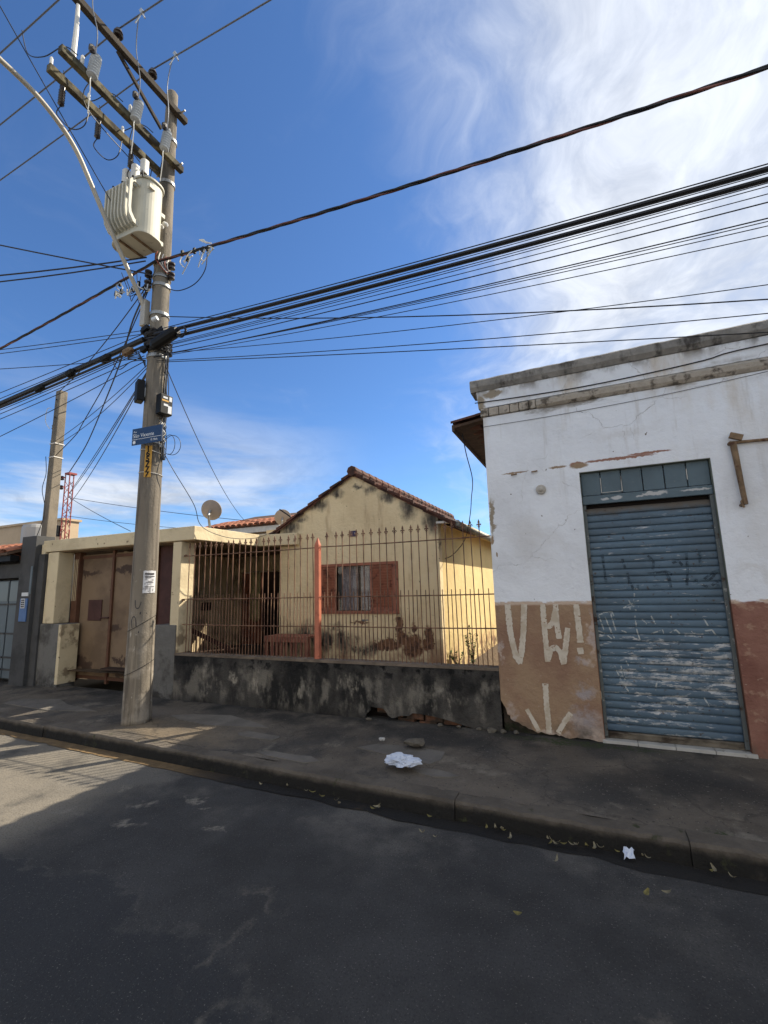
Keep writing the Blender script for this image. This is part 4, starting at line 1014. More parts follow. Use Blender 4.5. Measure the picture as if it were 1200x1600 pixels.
MB().box(-9.06, -9.002, 4.83, 4.9, .16, 1.918).build('stile', 'grey_gate', gg)
for z in (1.42, 1.0): MB().box(-9.10, -9.05, 4.828, 4.845, z, z + .03).build('hinge', 'black_plastic', gg)
ic = thing('intercom', 'blue box with white keypad on the grey pillar', 'intercom', (-8.75, 4.74, 1.2))
MB().box(-8.86, -8.66, 4.73, 4.749, 1.18, 1.56).build('body', 'bluebox', ic, bev=.004)
kp = MB().box(-8.82, -8.71, 4.722, 4.7295, 1.40, 1.56).build('keypad', 'keypad_white', ic, bev=.003)
for i in range(2):
    for j in range(4): MB().box(-8.80 + i * .045, -8.768 + i * .045, 4.718, 4.7215, 1.415 + j * .035, 1.44 + j * .035).build('key', 'print_grey', kp)
MB().box(-8.84, -8.66, 4.735, 4.749, 1.60, 1.66).build('name_plate', 'keypad_white', ic)

# ------------------------------------------------------------------ things behind
fb = thing('far_cream_building', 'long cream building wall far behind the grey house', 'building', (-18, 9.5, .1))
MB().box(-24, -15.0, 9.0, 9.5, 0, 3.93).build('wall', 'far_cream', fb); MB().box(-24.1, -14.95, 8.94, 9.56, 3.931, 4.0).build('roof_edge', 'far_cream', fb)
wt = thing('water_tank', 'small silver water tank on top of the grey house', 'tank', (-10.4, 5.75, 2.42))
MB().lathe((-10.4, 5.75, 2.62), [(.26, 0), (.27, .02), (.27, .36), (.25, .42), (.1, .45)], 20).build('tank', 'tank_silver', wt, smooth=False)
MB().box(-10.7, -10.1, 5.5, 6.0, 2.421, 2.62).build('stand', 'grey_paint', wt)
sp2 = thing('service_pole', 'short square concrete pole behind the grey pillar', 'pole', (-8.78, 5.12, .15))
pz = aty(97, 612, 5.12)
px_ = pz.x
sh = MB(); 
w0, w1 = .10, .07
vs = [(px_ - w0 - .03, 5.12 - w0, .1), (px_ + w0 - .03, 5.12 - w0, .1), (px_ + w0 - .03, 5.12 + w0, .1), (px_ - w0 - .03, 5.12 + w0, .1), (px_ - w1, 5.12 - w1, pz.z), (px_ + w1, 5.12 - w1, pz.z), (px_ + w1, 5.12 + w1, pz.z), (px_ - w1, 5.12 + w1, pz.z)]
sh.add(vs, [(3, 2, 1, 0), (4, 5, 6, 7), (0, 1, 5, 4), (1, 2, 6, 5), (2, 3, 7, 6), (3, 0, 4, 7)]).build('shaft', 'pole_concrete_square', sp2, bev=.012)
for dz_ in (.2, .55): MB().lathe((px_ + .02, 5.12 - .092, pz.z - dz_), [(.018, 0), (.018, -.004)], 10, (0, 1, 0)).build('bolt_hole', 'interior_dark', sp2)
for dz_ in (1.06, 1.32):
    MB().box(px_ - .088, px_ + .080, 5.12 - .084, 5.12 + .084, pz.z - dz_, pz.z - dz_ + .018).build('strap', 'strap_white', sp2)
for dz_ in (.75, 1.05): MB().lathe((px_ - .12, 5.1, pz.z - dz_), [(.02, 0), (.035, .02), (.025, .05), (.035, .08), (.02, .1)], 10).build('spool_insulator', 'insulator_dark', sp2)
MB().tube(smoothpts([(px_ - .1, 5.02, pz.z - .35), (px_ - .2, 5.0, pz.z - .36), (px_ - .21, 5.0, pz.z - .6), (px_ - .12, 5.03, pz.z - .75)], 6), .006, 5).build('wire_tail', 'wire_white', sp2)
tower = thing('lattice_mast', 'slim red lattice mast rising behind the carport roof', 'mast', (-13.2, 8.0, .3))
tp = aty(110, 742, 8.0); TX = tp.x; TH = tp.z
legs = [(-.095, -.07), (.095, -.07), (0, .1)]
for i, (a, b) in enumerate(legs):
    MB().tube([(TX + a, 8 + b, .3), (TX + a, 8 + b, TH)], .018, 6).build('leg', 'tower_red', tower)
k = 0; z = .4
while z < TH - .2:
    for i in range(3):
        a, b = legs[i], legs[(i + 1) % 3]
        p, q = ((TX + a[0], 8 + a[1], z), (TX + b[0], 8 + b[1], z + .19)) if k % 2 else ((TX + b[0], 8 + b[1], z), (TX + a[0], 8 + a[1], z + .19))
        MB().tube([p, q], .0085, 4).build('brace', 'tower_red', tower)
    z += .19; k += 1
MB().box(TX - .09, TX + .11, 7.9, 8.12, TH, TH + .05).build('cap_plate', 'tower_red', tower)
for dz_ in (.15, .42): MB().lathe((TX - .2, 7.9, TH - dz_), [(.03, 0), (.06, .02), (.04, .06), (.06, .1), (.03, .12)], 10).build('spool_insulator', 'insulator_dark', tower)
for dz_ in (.15, .42): MB().bar((TX - .09, 7.9, TH - dz_ + .06), (TX - .24, 7.9, TH - dz_ + .06), .03, .03).build('insulator_bracket', 'tower_red', tower)
MB().box(TX - .22, TX - .11, 7.85, 7.97, TH - 1.75, TH - 1.45).build('meter_box', 'black_plastic', tower)
nh = thing('tiled_house', 'peach house with orange tile roof and white fascia behind the carport', 'house', (-9.5, 11, .3))
nb0, nb1 = aty(300, 827, 10.5), aty(441, 806, 10.5)
MB().box(-10.5, -7.9, 10.75, 14, .2, 3.30).build('wall', 'far_cream', nh)
MB().prism([(-10.7, 3.22), (-7.72, 3.22), (-7.72, 3.38), (-10.7, 3.38)], 10.36, 10.40, 'xz').build('fascia', 'white_trim', nh)
MB().prism([(-10.6, 3.10), (-7.76, 3.10), (-7.76, 3.19), (-10.6, 3.19)], 10.55, 10.6, 'xz').build('fascia_board', 'white_trim', nh)
nr = MB().prism([(10.32, 3.39), (13, 4.15), (13, 4.19), (10.32, 3.43)], -10.75, -7.7, 'yz').build('roof', 'eave_wood', nh)
for r in range(4):
    for k in range(14):
        inst('tile', T_BRIGHT, nr, (-7.82 - .21 * k, 10.28 + .29 * r, 3.44 + .284 * .29 * r), (R_(14), 0, vt.uniform(-.05, .05)))
        inst('tile', T_BRIGHT, nr, (-7.92 - .21 * k, 10.28 + .29 * r, 3.475 + .284 * .29 * r), (R_(14), R_(180), vt.uniform(-.05, .05)))

# ------------------------------------------------------------------ satellite dishes
def dish(name, label, o, r, face, pole_h):
    t_ = thing(name, label, 'dish', o)
    o = Vector(o); cz = o + Vector((0, 0, pole_h)); f = Vector(face).normalized()
    prof = [(r * q, .22 * r * q * q) for q in (0.02, .25, .5, .75, .93, 1.0)]
    back = [(r * q, .22 * r * q * q - .012) for q in (1.0, .93, .75, .5, .25, .02)]
    MB().lathe(cz, prof + back, 28, f).build('reflector', 'dish_grey', t_, smooth=False)
    MB().tube([o, cz - f * .09 - Vector((0, 0, .05)), cz - f * .02], .02, 8).build('mast', 'steel', t_)
    MB().tube([cz - Vector((0, 0, r * .9)) + f * .1, cz + f * r * .95 - Vector((0, 0, r * .35))], .01, 6).build('feed_arm', 'steel', t_)
    MB().lathe(cz + f * r * .95 - Vector((0, 0, r * .35)), [(.02, -.03), (.03, .0), (.03, .06), (.02, .07)], 10, -f).build('receiver', 'black_plastic', t_)
    MB().box(o.x - .07, o.x + .07, o.y - .07, o.y + .07, o.z, o.z + .012).build('base_plate', 'steel', t_)
    return t_
dish('satellite_dish', 'grey satellite dish seen from behind on the edge of the carport slab', (-5.24, 5.3, 2.53), .16, (-.35, .9, .35), .30)
dish('satellite_dish', 'second satellite dish half hidden behind the left roof edge of the gabled house', (-6.62, 9.0, 3.0), .2, (-.4, .8, .4), .30)
tag(MB().box(-6.9, -6.3, 8.75, 9.25, .3, 2.99).build('dish_support', 'porch_wall'), 'block of wall behind the porch carrying the hidden dish', 'wall')
tag(MB().tube([aty(437, 796, 8.7), aty(452, 806, 8.7), aty(462, 816, 8.7)], .016, 6).build('roof_antenna_rod', 'black_plastic'), 'short dark rod sticking up behind the left roof slope of the gabled house', 'antenna')

# ------------------------------------------------------------------ main utility pole
PX, PY = -4.92, 3.95
pole = thing('utility_pole', 'tall round concrete utility pole with crossarms on the pavement', 'pole', (PX, PY, .15))
prf = [(.158, .0), (.157, .06), (.150, .6), (.142, 1.5), (.132, 2.6), (.120, 4.1), (.104, 5.6), (.090, 7.1), (.077, 8.45), (.076, 8.60), (.065, 8.62)]
MB().lathe((PX, PY, .13), prf, 40).build('shaft', 'pole_concrete', pole, smooth=False)
for o in pole.children:
    if o.name.startswith('shaft'): o.data.polygons.foreach_set('use_smooth', [len(p.vertices) == 4 for p in o.data.polygons])
def pr(z):                       # pole radius at a height
    z -= .13
    for (r0, z0), (r1, z1) in zip(prf, prf[1:]):
        if z0 <= z <= z1: return r0 + (r1 - r0) * (z - z0) / (z1 - z0)
    return .08
rg = random.Random(17)
# crossarms reach out over the street
MB().box(PX + .09, PX + .165, 1.95, 4.10, 8.31, 8.40).build('crossarm', 'crossarm_dark', pole, bev=.008)
MB().box(PX - .18, PX - .108, 2.45, 4.06, 7.43, 7.525).build('crossarm', 'crossarm_wood', pole, bev=.008)
MB().box(PX + .108, PX + .18, 2.40, 4.06, 7.45, 7.545).build('crossarm', 'crossarm_wood', pole, bev=.008)
MB().bar((PX + .10, 3.05, 8.31), (PX + .06, 3.76, 7.92), .03, .045).build('arm_brace', 'crossarm_dark', pole)
MB().bar((PX + .10, 3.86, 7.98), (PX + .16, 3.80, 7.62), .02, .06).build('arm_brace', 'insulator_white', pole)
for z in (8.36, 7.49): MB().tube([(PX - .25 if z < 8 else PX - .11, PY + .02, z), (PX + .25, PY + .02, z)], .012, 6).build('through_bolt', 'steel', pole)
for z in (7.9, 7.2, 5.95, 5.75, 5.62, 5.2, 4.72, 4.6): MB().lathe((PX, PY, z), [(pr(z) + .012, 0), (pr(z) + .014, .01), (pr(z) + .014, .035), (pr(z) + .012, .045)], 24).build('steel_band', 'steel', pole)
def pin_ins(x, y, z):
    MB().lathe((x, y, z), [(.012, 0), (.012, .05), (.05, .055), (.06, .07), (.035, .09), (.055, .105), (.05, .125), (.03, .14), (.034, .16), (.02, .175)], 14).build('pin_insulator', 'insulator_dark', pole)
for y in (3.52, 3.02, 2.52): pin_ins(PX + .135, y, 8.41)
for y in (3.68, 3.25, 2.70):                       # fuse cutouts on the right-hand arm
    cx, cz = PX + .235, 7.46
    ct = MB().lathe((cx, y, cz - .03), [(.03, 0), (.055, .01)] + [q for k in range(7) for q in ((.06, .02 + k * .035), (.046, .037 + k * .035))] + [(.055, .27), (.03, .28)], 14, (.12, .05, 1)).build('fuse_cutout', 'cutout_grey', pole)
    MB().tube([(cx + .03, y - .02, cz + .26), (cx + .07, y - .06, cz + .27), (cx + .09, y - .09, cz + .24)], .012, 6).build('contact', 'steel', ct)
    MB().lathe((cx + .06, y - .06, cz + .20), [(.02, 0), (.035, .02), (.035, .07), (.02, .09)], 10).build('terminal', 'insulator_dark', ct)
    MB().box(cx - .10, cx - .02, y - .02, y + .02, cz + .02, cz + .06).build('bracket', 'steel', ct)
    MB().tube(smoothpts([(cx, y, cz - .03), (cx + .01, y - .02, cz - .1), (cx - .01, y, cz - .2), (cx - .1, y + .05, cz - .42)], 5), .006, 5).build('lead_wire', 'wire_white', ct)
for y in (3.5, 3.05, 2.62):                        # lightning arresters under the left-hand arm
    cx = PX - .155
    MB().lathe((cx, y, 7.15), [(.015, 0)] + [q for k in range(6) for q in ((.035, .02 + k * .035), (.025, .037 + k * .035))] + [(.03, .25), (.012, .262)], 12).build('arrester', 'insulator_dark', pole)
    MB().lathe((cx, y - .14, 7.53), [(.012, 0), (.018, .02), (.018, .10), (.01, .12)], 8).build('arm_bolt', 'insulator_white', pole)
    MB().tube(smoothpts([(cx, y, 7.15), (cx + .02, y - .04, 6.98), (cx + .03, y + .12, 6.95), (cx + .02, y + .26, 7.15), (cx + .02, y + .3, 7.43)], 6), .006, 5).build('arrester_lead', 'cable_black', pole)
for y in (2.75, 3.35): MB().lathe((PX + .155, y - .12, 7.55), [(.012, 0), (.02, .02), (.02, .11), (.01, .13)], 8).build('arm_bolt', 'insulator_white', pole)
MB().tube([(PX + .12, 2.55, 7.55), (PX + .13, 2.55, 7.95), (PX + .135, 2.54, 8.28)], [.03, .026, .02], 8).build('stand_rod', 'insulator_white', pole)
# jumpers from the high-voltage lines down to the cutouts and on to the transformer
for y, yw in ((3.68, 3.52), (3.25, 3.02), (2.70, 2.52)):
    xo = .55 if y > 3 else .5
    MB().tube(smoothpts([(PX + xo, yw, 8.585), (PX + xo - .1, yw + .03, 8.56), (PX + xo - .22, (y + yw) / 2, 8.3), (PX + .33, y - .04, 7.95), (PX + .27, y, 7.74)], 6), .0065, 5).build('jumper_wire', 'cable_alu', pole)
    cl = MB().bar((PX + xo + .02, yw, 8.55), (PX + xo - .02, yw, 8.62), .03, .04); cl.tube([(PX + xo, yw, 8.57), (PX + xo - .08, yw - .02, 8.44)], .008, 5); cl.tube([(PX + xo, yw, 8.57), (PX + xo + .06, yw, 8.45)], .010, 5)
    cl.build('line_clamp', 'cutout_grey', pole)
for k, (y, bx, yl) in enumerate(((3.68, .17, 3.52), (3.25, 0, 3.02), (2.70, -.17, 2.52))):
    MB().tube(smoothpts([(PX + .235, y, 7.40), (PX + .1, y + .05, 7.2 - .03 * k), (PX + bx * .5, 3.6, 7.16), (PX + bx - .01, 3.58, 7.06)], 7), .006, 5).build('drop_lead', 'cable_black', pole)
    MB().tube(smoothpts([(PX + .2, y - .15, 7.56), (PX + .02, y - .2, 7.72), (PX - .35, y - .2, 7.80), (PX - .75, yl, 8.1), (PX - .95, yl, 8.57)], 6), .006, 5).build('bow_wire', 'cable_black', pole)
# number plate, straps, poster, wires down the shaft
fd = Vector((-PX, -PY, 0)).normalized()            # towards the camera side of the shaft
side_ = Vector((-fd.y, fd.x, 0))
def on_pole(z, ang, off=.004):
    d_ = (fd * math.cos(ang) + side_ * math.sin(ang)); r = pr(z) + off
    return Vector((PX, PY, z)) + d_ * r, d_
p, d_ = on_pole(3.2, -.28, .006)
xd = Vector((-d_.y, d_.x, 0))
npl = MB().box(-.038, .038, -.20, .20, -.002, .002).xf(frame_m(p, xd, (0, 0, 1))).build('pole_number_plate', 'plate_yellow', pole)
for i, ch in enumerate('165777'):
    text_mb(ch, .09, .0035).xf(frame_m(p + d_ * .004 + Vector((0, 0, .134 - .0655 * i)) - xd * .026, xd, (0, 0, 1))).build('digit', 'print_black', npl)
def band_ring(z, tilt, material, r=.004, a0=-1.5, a1=1.75, par_=pole, name='strap'):
    pts = []
    for i in range(25):
        a = a0 + (a1 - a0) * i / 24; zz = z + tilt * math.sin(a); q, _ = on_pole(zz, a, .005); pts.append(q)
    MB().tube(pts, r, 5).build(name, material, par_)
for z, ti in ((3.34, -.025), (3.06, -.01), (1.25, .09), (.75, .08)): band_ring(z, ti, 'strap_white' if z > 3 else 'cable_black', .005 if z > 3 else .003)
for k in range(9):                                  # loose black wires down the right side of the shaft
    a = .95 + rg.uniform(-.25, .3); pts = []
    for i in range(14):
        z = 4.8 - 1.55 * i / 13; q, _ = on_pole(z, a + .1 * math.sin(i * .9 + k) + rg.uniform(-.04, .04), .012 + .03 * abs(math.sin(i * .5 + k)) * (k % 3) / 2); pts.append(q)
    MB().tube(smoothpts(pts, 3), .0055, 5).build('down_wire', 'cable_black' if k % 4 else 'cable_alu', pole)
for k in range(6):
    a0 = rg.uniform(.5, 1.2); pts = [on_pole(3.75 - i * .05, a0 + .35 * math.sin(i * 1.1 + k), .01 + .02 * (i % 2))[0] for i in range(8)]
    MB().tube(smoothpts(pts, 3), .0045, 5).build('loose_wire', 'wire_white' if k % 2 else 'cable_alu', pole)
for k, (a, r) in enumerate(((1.2, .10), (1.1, .07))):
    q, d2 = on_pole(3.45, a, .02); pts = [q + d2 * (r * (1 - math.cos(t_))) + Vector((0, 0, .13 * math.sin(t_))) for t_ in frange(0, 5.2, 18)]
    MB().tube(pts, .004, 5).build('wire_loop', 'cable_black', pole)
# paper notice
vs = []; fs = []
for j in range(5):
    for i in range(9):
        z = 1.60 + .26 * j / 4 + rg.uniform(-.004, .004) * (j in (0, 4)); a = -.10 + 1.05 * i / 8; vs.append(on_pole(z, a, .003 + rg.uniform(0, .003))[0])
for j in range(4):
    for i in range(8): fs.append((j * 9 + i, j * 9 + i + 1, j * 9 + 10 + i, j * 9 + 9 + i))
nt2 = tag(MB().add(vs, fs).build('paper_notice', 'paper_white'), 'torn white paper notice glued round the concrete utility pole', 'poster')
def notice_line(z, a0, a1, h):
    vs = []; fs = []
    for i in range(9):
        a = a0 + (a1 - a0) * i / 8
        for zz in (z, z + h): vs.append(on_pole(zz, a, .0085)[0])
    for i in range(8): fs.append((i * 2, i * 2 + 2, i * 2 + 3, i * 2 + 1))
    mb = MB().add(vs, fs); mb.build('print_line', 'print_grey', nt2)
for z, a0, a1, h in ((1.815, 0, .75, .018), (1.79, 0, .8, .008), (1.775, .02, .5, .006), (1.735, .25, .6, .006), (1.72, .1, .7, .006), (1.70, .2, .5, .005), (1.672, .02, .8, .005), (1.62, .4, .46, .045), (1.62, .66, .7, .03)): notice_line(z, a0, a1, h)
# spray marks low on the shaft
def pole_mark(pts, w=.012):
    mb = MB(); vs = []; fs = []
    P = smoothpts([Vector((a, z, 0)) for a, z in pts], 6)
    for i, q in enumerate(P):
        t_ = (P[min(i + 1, len(P) - 1)] - P[max(0, i - 1)]).normalized(); n_ = Vector((-t_.y / pr(1.3), t_.x, 0))
        for s_ in (1, -1): u = q + Vector((n_.x * w / 2 * s_, n_.y * w / 2 * s_, 0)); vs.append(on_pole(u.y, u.x, .002)[0])
    for i in range(len(P) - 1): fs.append((2 * i, 2 * i + 2, 2 * i + 3, 2 * i + 1))
    mb.add(vs, fs).build('spray_mark', 'print_grey', pole)
pole_mark([(-.75, 1.20), (-.85, 1.28), (-.7, 1.33), (-.5, 1.31), (-.42, 1.22)]); pole_mark([(-.62, 1.52), (-.55, 1.44), (-.3, 1.43), (-.15, 1.5)]); pole_mark([(-.2, 1.36), (-.12, 1.38)], .02); pole_mark([(-.25, 1.15), (-.18, 1.16)], .02)

# ------------------------------------------------------------------ street name sign
sg = thing('street_sign', 'blue street name sign strapped to the concrete utility pole', 'sign', (PX, PY - .15, 3.4))
sa, sb = Vector((-4.99, 3.72, 3.49)), Vector((-4.535, 3.765, 3.495))
sx = (sb - sa).normalized(); so_ = (sa + sb) / 2
fm_ = lambda o: frame_m(o, sx, (0, 0, 1))
sb_ = MB().box(-.228, .228, -.105, .105, -.003, .003).xf(fm_(so_)).build('panel', 'sign_blue', sg)
nrm = sx.cross(Vector((0, 0, 1)))
def sign_txt(t_, size, lx, ly): text_mb(t_, size).xf(fm_(so_ + sx * lx + Vector((0, 0, ly)) + nrm * .0045)).build('lettering', 'sign_white', sb_)
sign_txt('Rua', .032, -.205, .052); sign_txt('São Vicente', .068, -.212, -.012); sign_txt('Vl. Bela', .036, .06, -.078)
MB().box(-.222, .222, -.036, -.031, .0036, .005).xf(fm_(so_)).build('rule', 'sign_white', sb_)
MB().lathe((0, 0, 0), [(.022, 0), (.022, .001), (.019, .0012), (.012, .0012), (.012, .0004)], 18, (0, 0, 1)).xf(fm_(so_ + sx * -.19 + Vector((0, 0, -.07)) + nrm * .004)).build('emblem', 'sign_white', sb_)
band_ring(3.45, .0, 'strap_white', .006, -.3, 1.9, sg, 'strap')
MB().bar((PX, PY - .12, 3.49), (PX - .02, PY - .23, 3.49), .03, .03).build('bracket', 'steel', sg)

# ------------------------------------------------------------------ transformer
tf = thing('transformer', 'cream pole transformer with cooling fins hung on the utility pole', 'transformer', (-4.95, 3.58, 6.0))
def stadium(cx, cy, hx, hy, r, n=7):
    out = []
    for sx_, sy_, a0 in ((1, 1, 0), (-1, 1, 90), (-1, -1, 180), (1, -1, 270)):
        for i in range(n + 1):
            a = R_(a0 + 90 * i / n); out.append((cx + sx_ * (hx - r) + r * math.cos(a), cy + sy_ * (hy - r) + r * math.sin(a)))
    return out
TXc, TYc = -4.96, 3.585
tank = MB().prism(stadium(TXc, TYc, .305, .165, .145), 6.05, 6.80, 'xy').build('tank', 'tank_paint', tf, bev=.008)
for p_ in tank.data.polygons: p_.use_smooth = False
MB().prism(stadium(TXc, TYc, .325, .185, .16), 6.80, 6.83, 'xy').build('lid', 'tank_paint', tf, bev=.006)
MB().prism(stadium(TXc, TYc, .325, .182, .15), 6.02, 6.05, 'xy').build('base_flange', 'tank_paint', tf, bev=.004)
for xx in (TXc - .1, TXc + .12): MB().box(xx - .012, xx + .012, TYc - .17, TYc + .17, 6.0, 6.019).build('base_skid', 'rust_pipe', tf)
for i in range(8):
    xx = TXc + .20 - i * .062
    f_ = MB()
    prf_ = [(3.43, 6.70), (3.37, 6.72), (3.31, 6.70), (3.285, 6.66), (3.285, 6.28), (3.30, 6.20), (3.36, 6.12), (3.43, 6.10)]
    f_.prism([(a, b) for a, b in prf_] + [(3.44, 6.16), (3.38, 6.18), (3.335, 6.24), (3.325, 6.30), (3.325, 6.64), (3.345, 6.67), (3.38, 6.675), (3.43, 6.66)][0:], xx - .012, xx + .012, 'yz')
    f_.build('cooling_fin', 'tank_paint', tf, bev=.004)
for k, bx in enumerate((.17, 0, -.17)):
    x_ = TXc + bx
    bu = MB().lathe((x_, TYc - .09, 6.83), [(.045, 0), (.045, .03), (.05, .035), (.03, .06), (.045, .07), (.028, .09), (.04, .1), (.02, .12)], 14).build('bushing', 'insulator_dark', tf)
    MB().prism(stadium(x_, TYc - .09, .045, .045, .03, 4), 6.925, 7.12, 'xy').build('bushing_cover', 'insulator_white', bu)
for xx in (TXc - .27, TXc - .1, TXc + .1, TXc + .27): MB().bar((xx, TYc - .17, 6.77), (xx, TYc - .19, 6.85), .02, .012).build('lid_clamp', 'black_plastic', tf)
MB().prism([(3.47, 6.66), (3.55, 6.66), (3.57, 6.70), (3.47, 6.71)], TXc + .305, TXc + .33, 'yz').build('lifting_lug', 'tank_paint', tf)
for z in (6.2, 6.62): MB().box(TXc - .05, TXc + .13, TYc + .16, PY - pr(z) + .02, z - .03, z + .03).build('mounting_bracket', 'tank_paint', tf, bev=.004)
for k in range(4): MB().lathe((TXc + .14 - .08 * k + .1, TYc + .17, 6.4), [(.015, 0), (.03, .01), (.03, .05), (.012, .07)], 10, (.3, 1, 0)).build('low_voltage_terminal', 'insulator_white', tf)

# ------------------------------------------------------------------ street lamp arm
la = thing('street_lamp', 'long curved pale street lamp arm clamped to the utility pole', 'street lamp', (PX - .1, PY, 5.2))
LX = -5.06
ap = [(LX + .03, 3.90, 5.12), (LX, 3.80, 5.36), (LX, 3.60, 5.64), (LX, 3.22, 6.17), (LX, 2.99, 6.51), (LX, 2.82, 6.74), (LX, 2.63, 6.89), (LX, 2.38, 7.0), (LX, 2.1, 7.04), (LX, 1.75, 7.05), (LX, 1.5, 7.03)]
MB().tube(smoothpts(ap, 6), .027, 12).build('arm', 'lamp_arm', la, smooth=True)
MB().box(LX - .035, LX + .05, PY - .16, PY - .08, 5.05, 5.42).build('clamp', 'lamp_arm', la, bev=.006)
hd = MB().lathe((LX, 1.52, 7.03), [(.03, 0), (.07, .06), (.11, .2), (.12, .38), (.08, .52), (.02, .56)], 14, (0, -1, -.08)).build('lamp_head', 'lamp_arm', la, smooth=True)
MB().lathe((LX, 1.28, 6.93), [(.02, 0), (.09, .02), (.10, .06)], 14).build('lens', 'glass', hd)

# ------------------------------------------------------------------ cable boxes and splices on the pole
b1 = thing('cable_box', 'black distribution box with pale labels on the near right side of the utility pole', 'box', (-4.55, 3.82, 3.8))
q, d2 = on_pole(3.93, .55, .085); xd2 = Vector((-d2.y, d2.x, 0))
MB().box(-.085, .085, -.13, .13, -.05, .05).xf(frame_m(q, xd2, (0, 0, 1))).build('case', 'black_plastic', b1, bev=.012)
for lx, ly, w_, h_, m_ in ((-.02, .085, .03, .012, 'keypad_white'), (-.02, .045, .045, .01, 'plate_yellow'), (-.01, -.01, .03, .014, 'keypad_white'), (.045, -.06, .025, .05, 'keypad_white'), (.05, .08, .018, .03, 'keypad_white')):
    MB().box(lx - w_, lx + w_, ly - h_, ly + h_, .051, .0525).xf(frame_m(q, xd2, (0, 0, 1))).build('label_sticker', m_, b1)
MB().bar(q - d2 * .05, q - d2 * .10, .05, .12).build('bracket', 'steel', b1)
b2 = thing('cable_box', 'plain black box on the far left side of the utility pole', 'box', (-5.05, 3.85, 4.0))
q, d2 = on_pole(4.12, -1.35, .06); xd2 = Vector((-d2.y, d2.x, 0))
MB().box(-.075, .075, -.14, .14, -.045, .045).xf(frame_m(q, xd2, (0, 0, 1))).build('case', 'black_plastic', b2, bev=.012)
MB().bar(q - d2 * .04, q - d2 * .08, .05, .12).build('bracket', 'steel', b2)
hub = thing('splice_closure', 'bulky black cable splice case slung right of the utility pole', 'splice case', (-4.5, 3.78, 4.65))
MB().tube([(-4.78, 3.76, 4.66), (-4.72, 3.76, 4.68), (-4.42, 3.76, 4.76), (-4.36, 3.76, 4.775)], [.045, .075, .075, .05], 12).build('case', 'black_plastic', hub)
MB().tube(smoothpts([(-4.36, 3.76, 4.77), (-4.27, 3.76, 4.80), (-4.22, 3.76, 4.73), (-4.28, 3.76, 4.67), (-4.36, 3.76, 4.71)], 6), .014, 7).build('cable_loop', 'cable_black', hub)
MB().lathe((-4.74, 3.74, 5.02), [(.03, -.035), (.03, .035)], 10, (1, .2, .3)).build('clamp_white', 'keypad_white', hub)
hb2 = thing('splice_closure', 'knot of black cable clamps wrapped round the front of the utility pole', 'splice case', (-4.95, 3.85, 4.75))
for k in range(10):
    z = 4.70 + .028 * k; pts = [on_pole(z + rg.uniform(-.015, .015), a, .02 + rg.uniform(0, .03))[0] for a in frange(-1.9, 1.9, 10)]
    MB().tube(smoothpts(pts, 3), .016, 6).build('wrap', 'cable_black', hb2)
for k in range(7):
    q, d2 = on_pole(rg.uniform(4.68, 5.0), rg.uniform(-1.6, 1.5), .05); MB().bar(q - Vector((.05, 0, .01)), q + Vector((.05, 0, .02)), .05, .06).build('clamp', 'black_plastic', hb2)

# ------------------------------------------------------------------ cables
def cable(name, label, pts, r, material='cable_black', group=None, n=5):
    return tag(MB().tube(pts, r, n).build(name, material), label, 'cable', group)
def twisted(name, label, pts, r, rs, pitch, mats=('cable_black', 'cable_brown', 'cable_black')):
    t_ = thing(name, label, 'cable', tuple(pts[0])); L = [0]
    for a, b in zip(pts, pts[1:]): L.append(L[-1] + (b - a).length)
    dense = []; N_ = int(L[-1] / (pitch / 10)); j = 0
    for i in range(N_ + 1):
        s_ = L[-1] * i / N_
        while j < len(L) - 2 and L[j + 1] < s_: j += 1
        dense.append((pts[j].lerp(pts[j + 1], (s_ - L[j]) / (L[j + 1] - L[j])), s_))
    tdir = (pts[-1] - pts[0]).normalized(); x_, y_, _ = basis(tdir)
    for k in range(3):
        MB().tube([p + (x_ * math.cos(2 * math.pi * s_ / pitch + k * 2.094) + y_ * math.sin(2 * math.pi * s_ / pitch + k * 2.094)) * r for p, s_ in dense], rs, 5).build('strand', mats[k], t_)
    return t_
SPAN = 26.0
def rspan(z0, px, py, y=3.8, y1=None, x0=-4.8, x1=21.2):
    """parabola from the pole to the next pole, passing where the photograph's edge sees it"""
    e = aty(px, py, y); u = (e.x - x0) / (x1 - x0); s_ = (z0 - e.z) / (4 * u * (1 - u))
    return par((x0, y, z0), (x1, y if y1 is None else y1, z0), s_, 44)
lv = twisted('low_voltage_cable', 'twisted brown and black supply cable rising to the right from the utility pole', rspan(5.90, 1200, 105), .0095, .0105, .95)
twl = par((-4.84, 3.82, 5.95), (-31, 3.8, 5.95), 0.0, 60)
e = aty(0, 543, 3.8); u = (-4.84 - e.x) / 26.16; s_ = (5.95 - e.z) / (4 * u * (1 - u)); twl = par((-4.84, 3.82, 5.95), (-31, 3.8, 5.95), s_, 50)
lv2 = twisted('low_voltage_cable', 'twisted brown and black supply cable falling to the left from the utility pole', twl, .0095, .0105, .95)
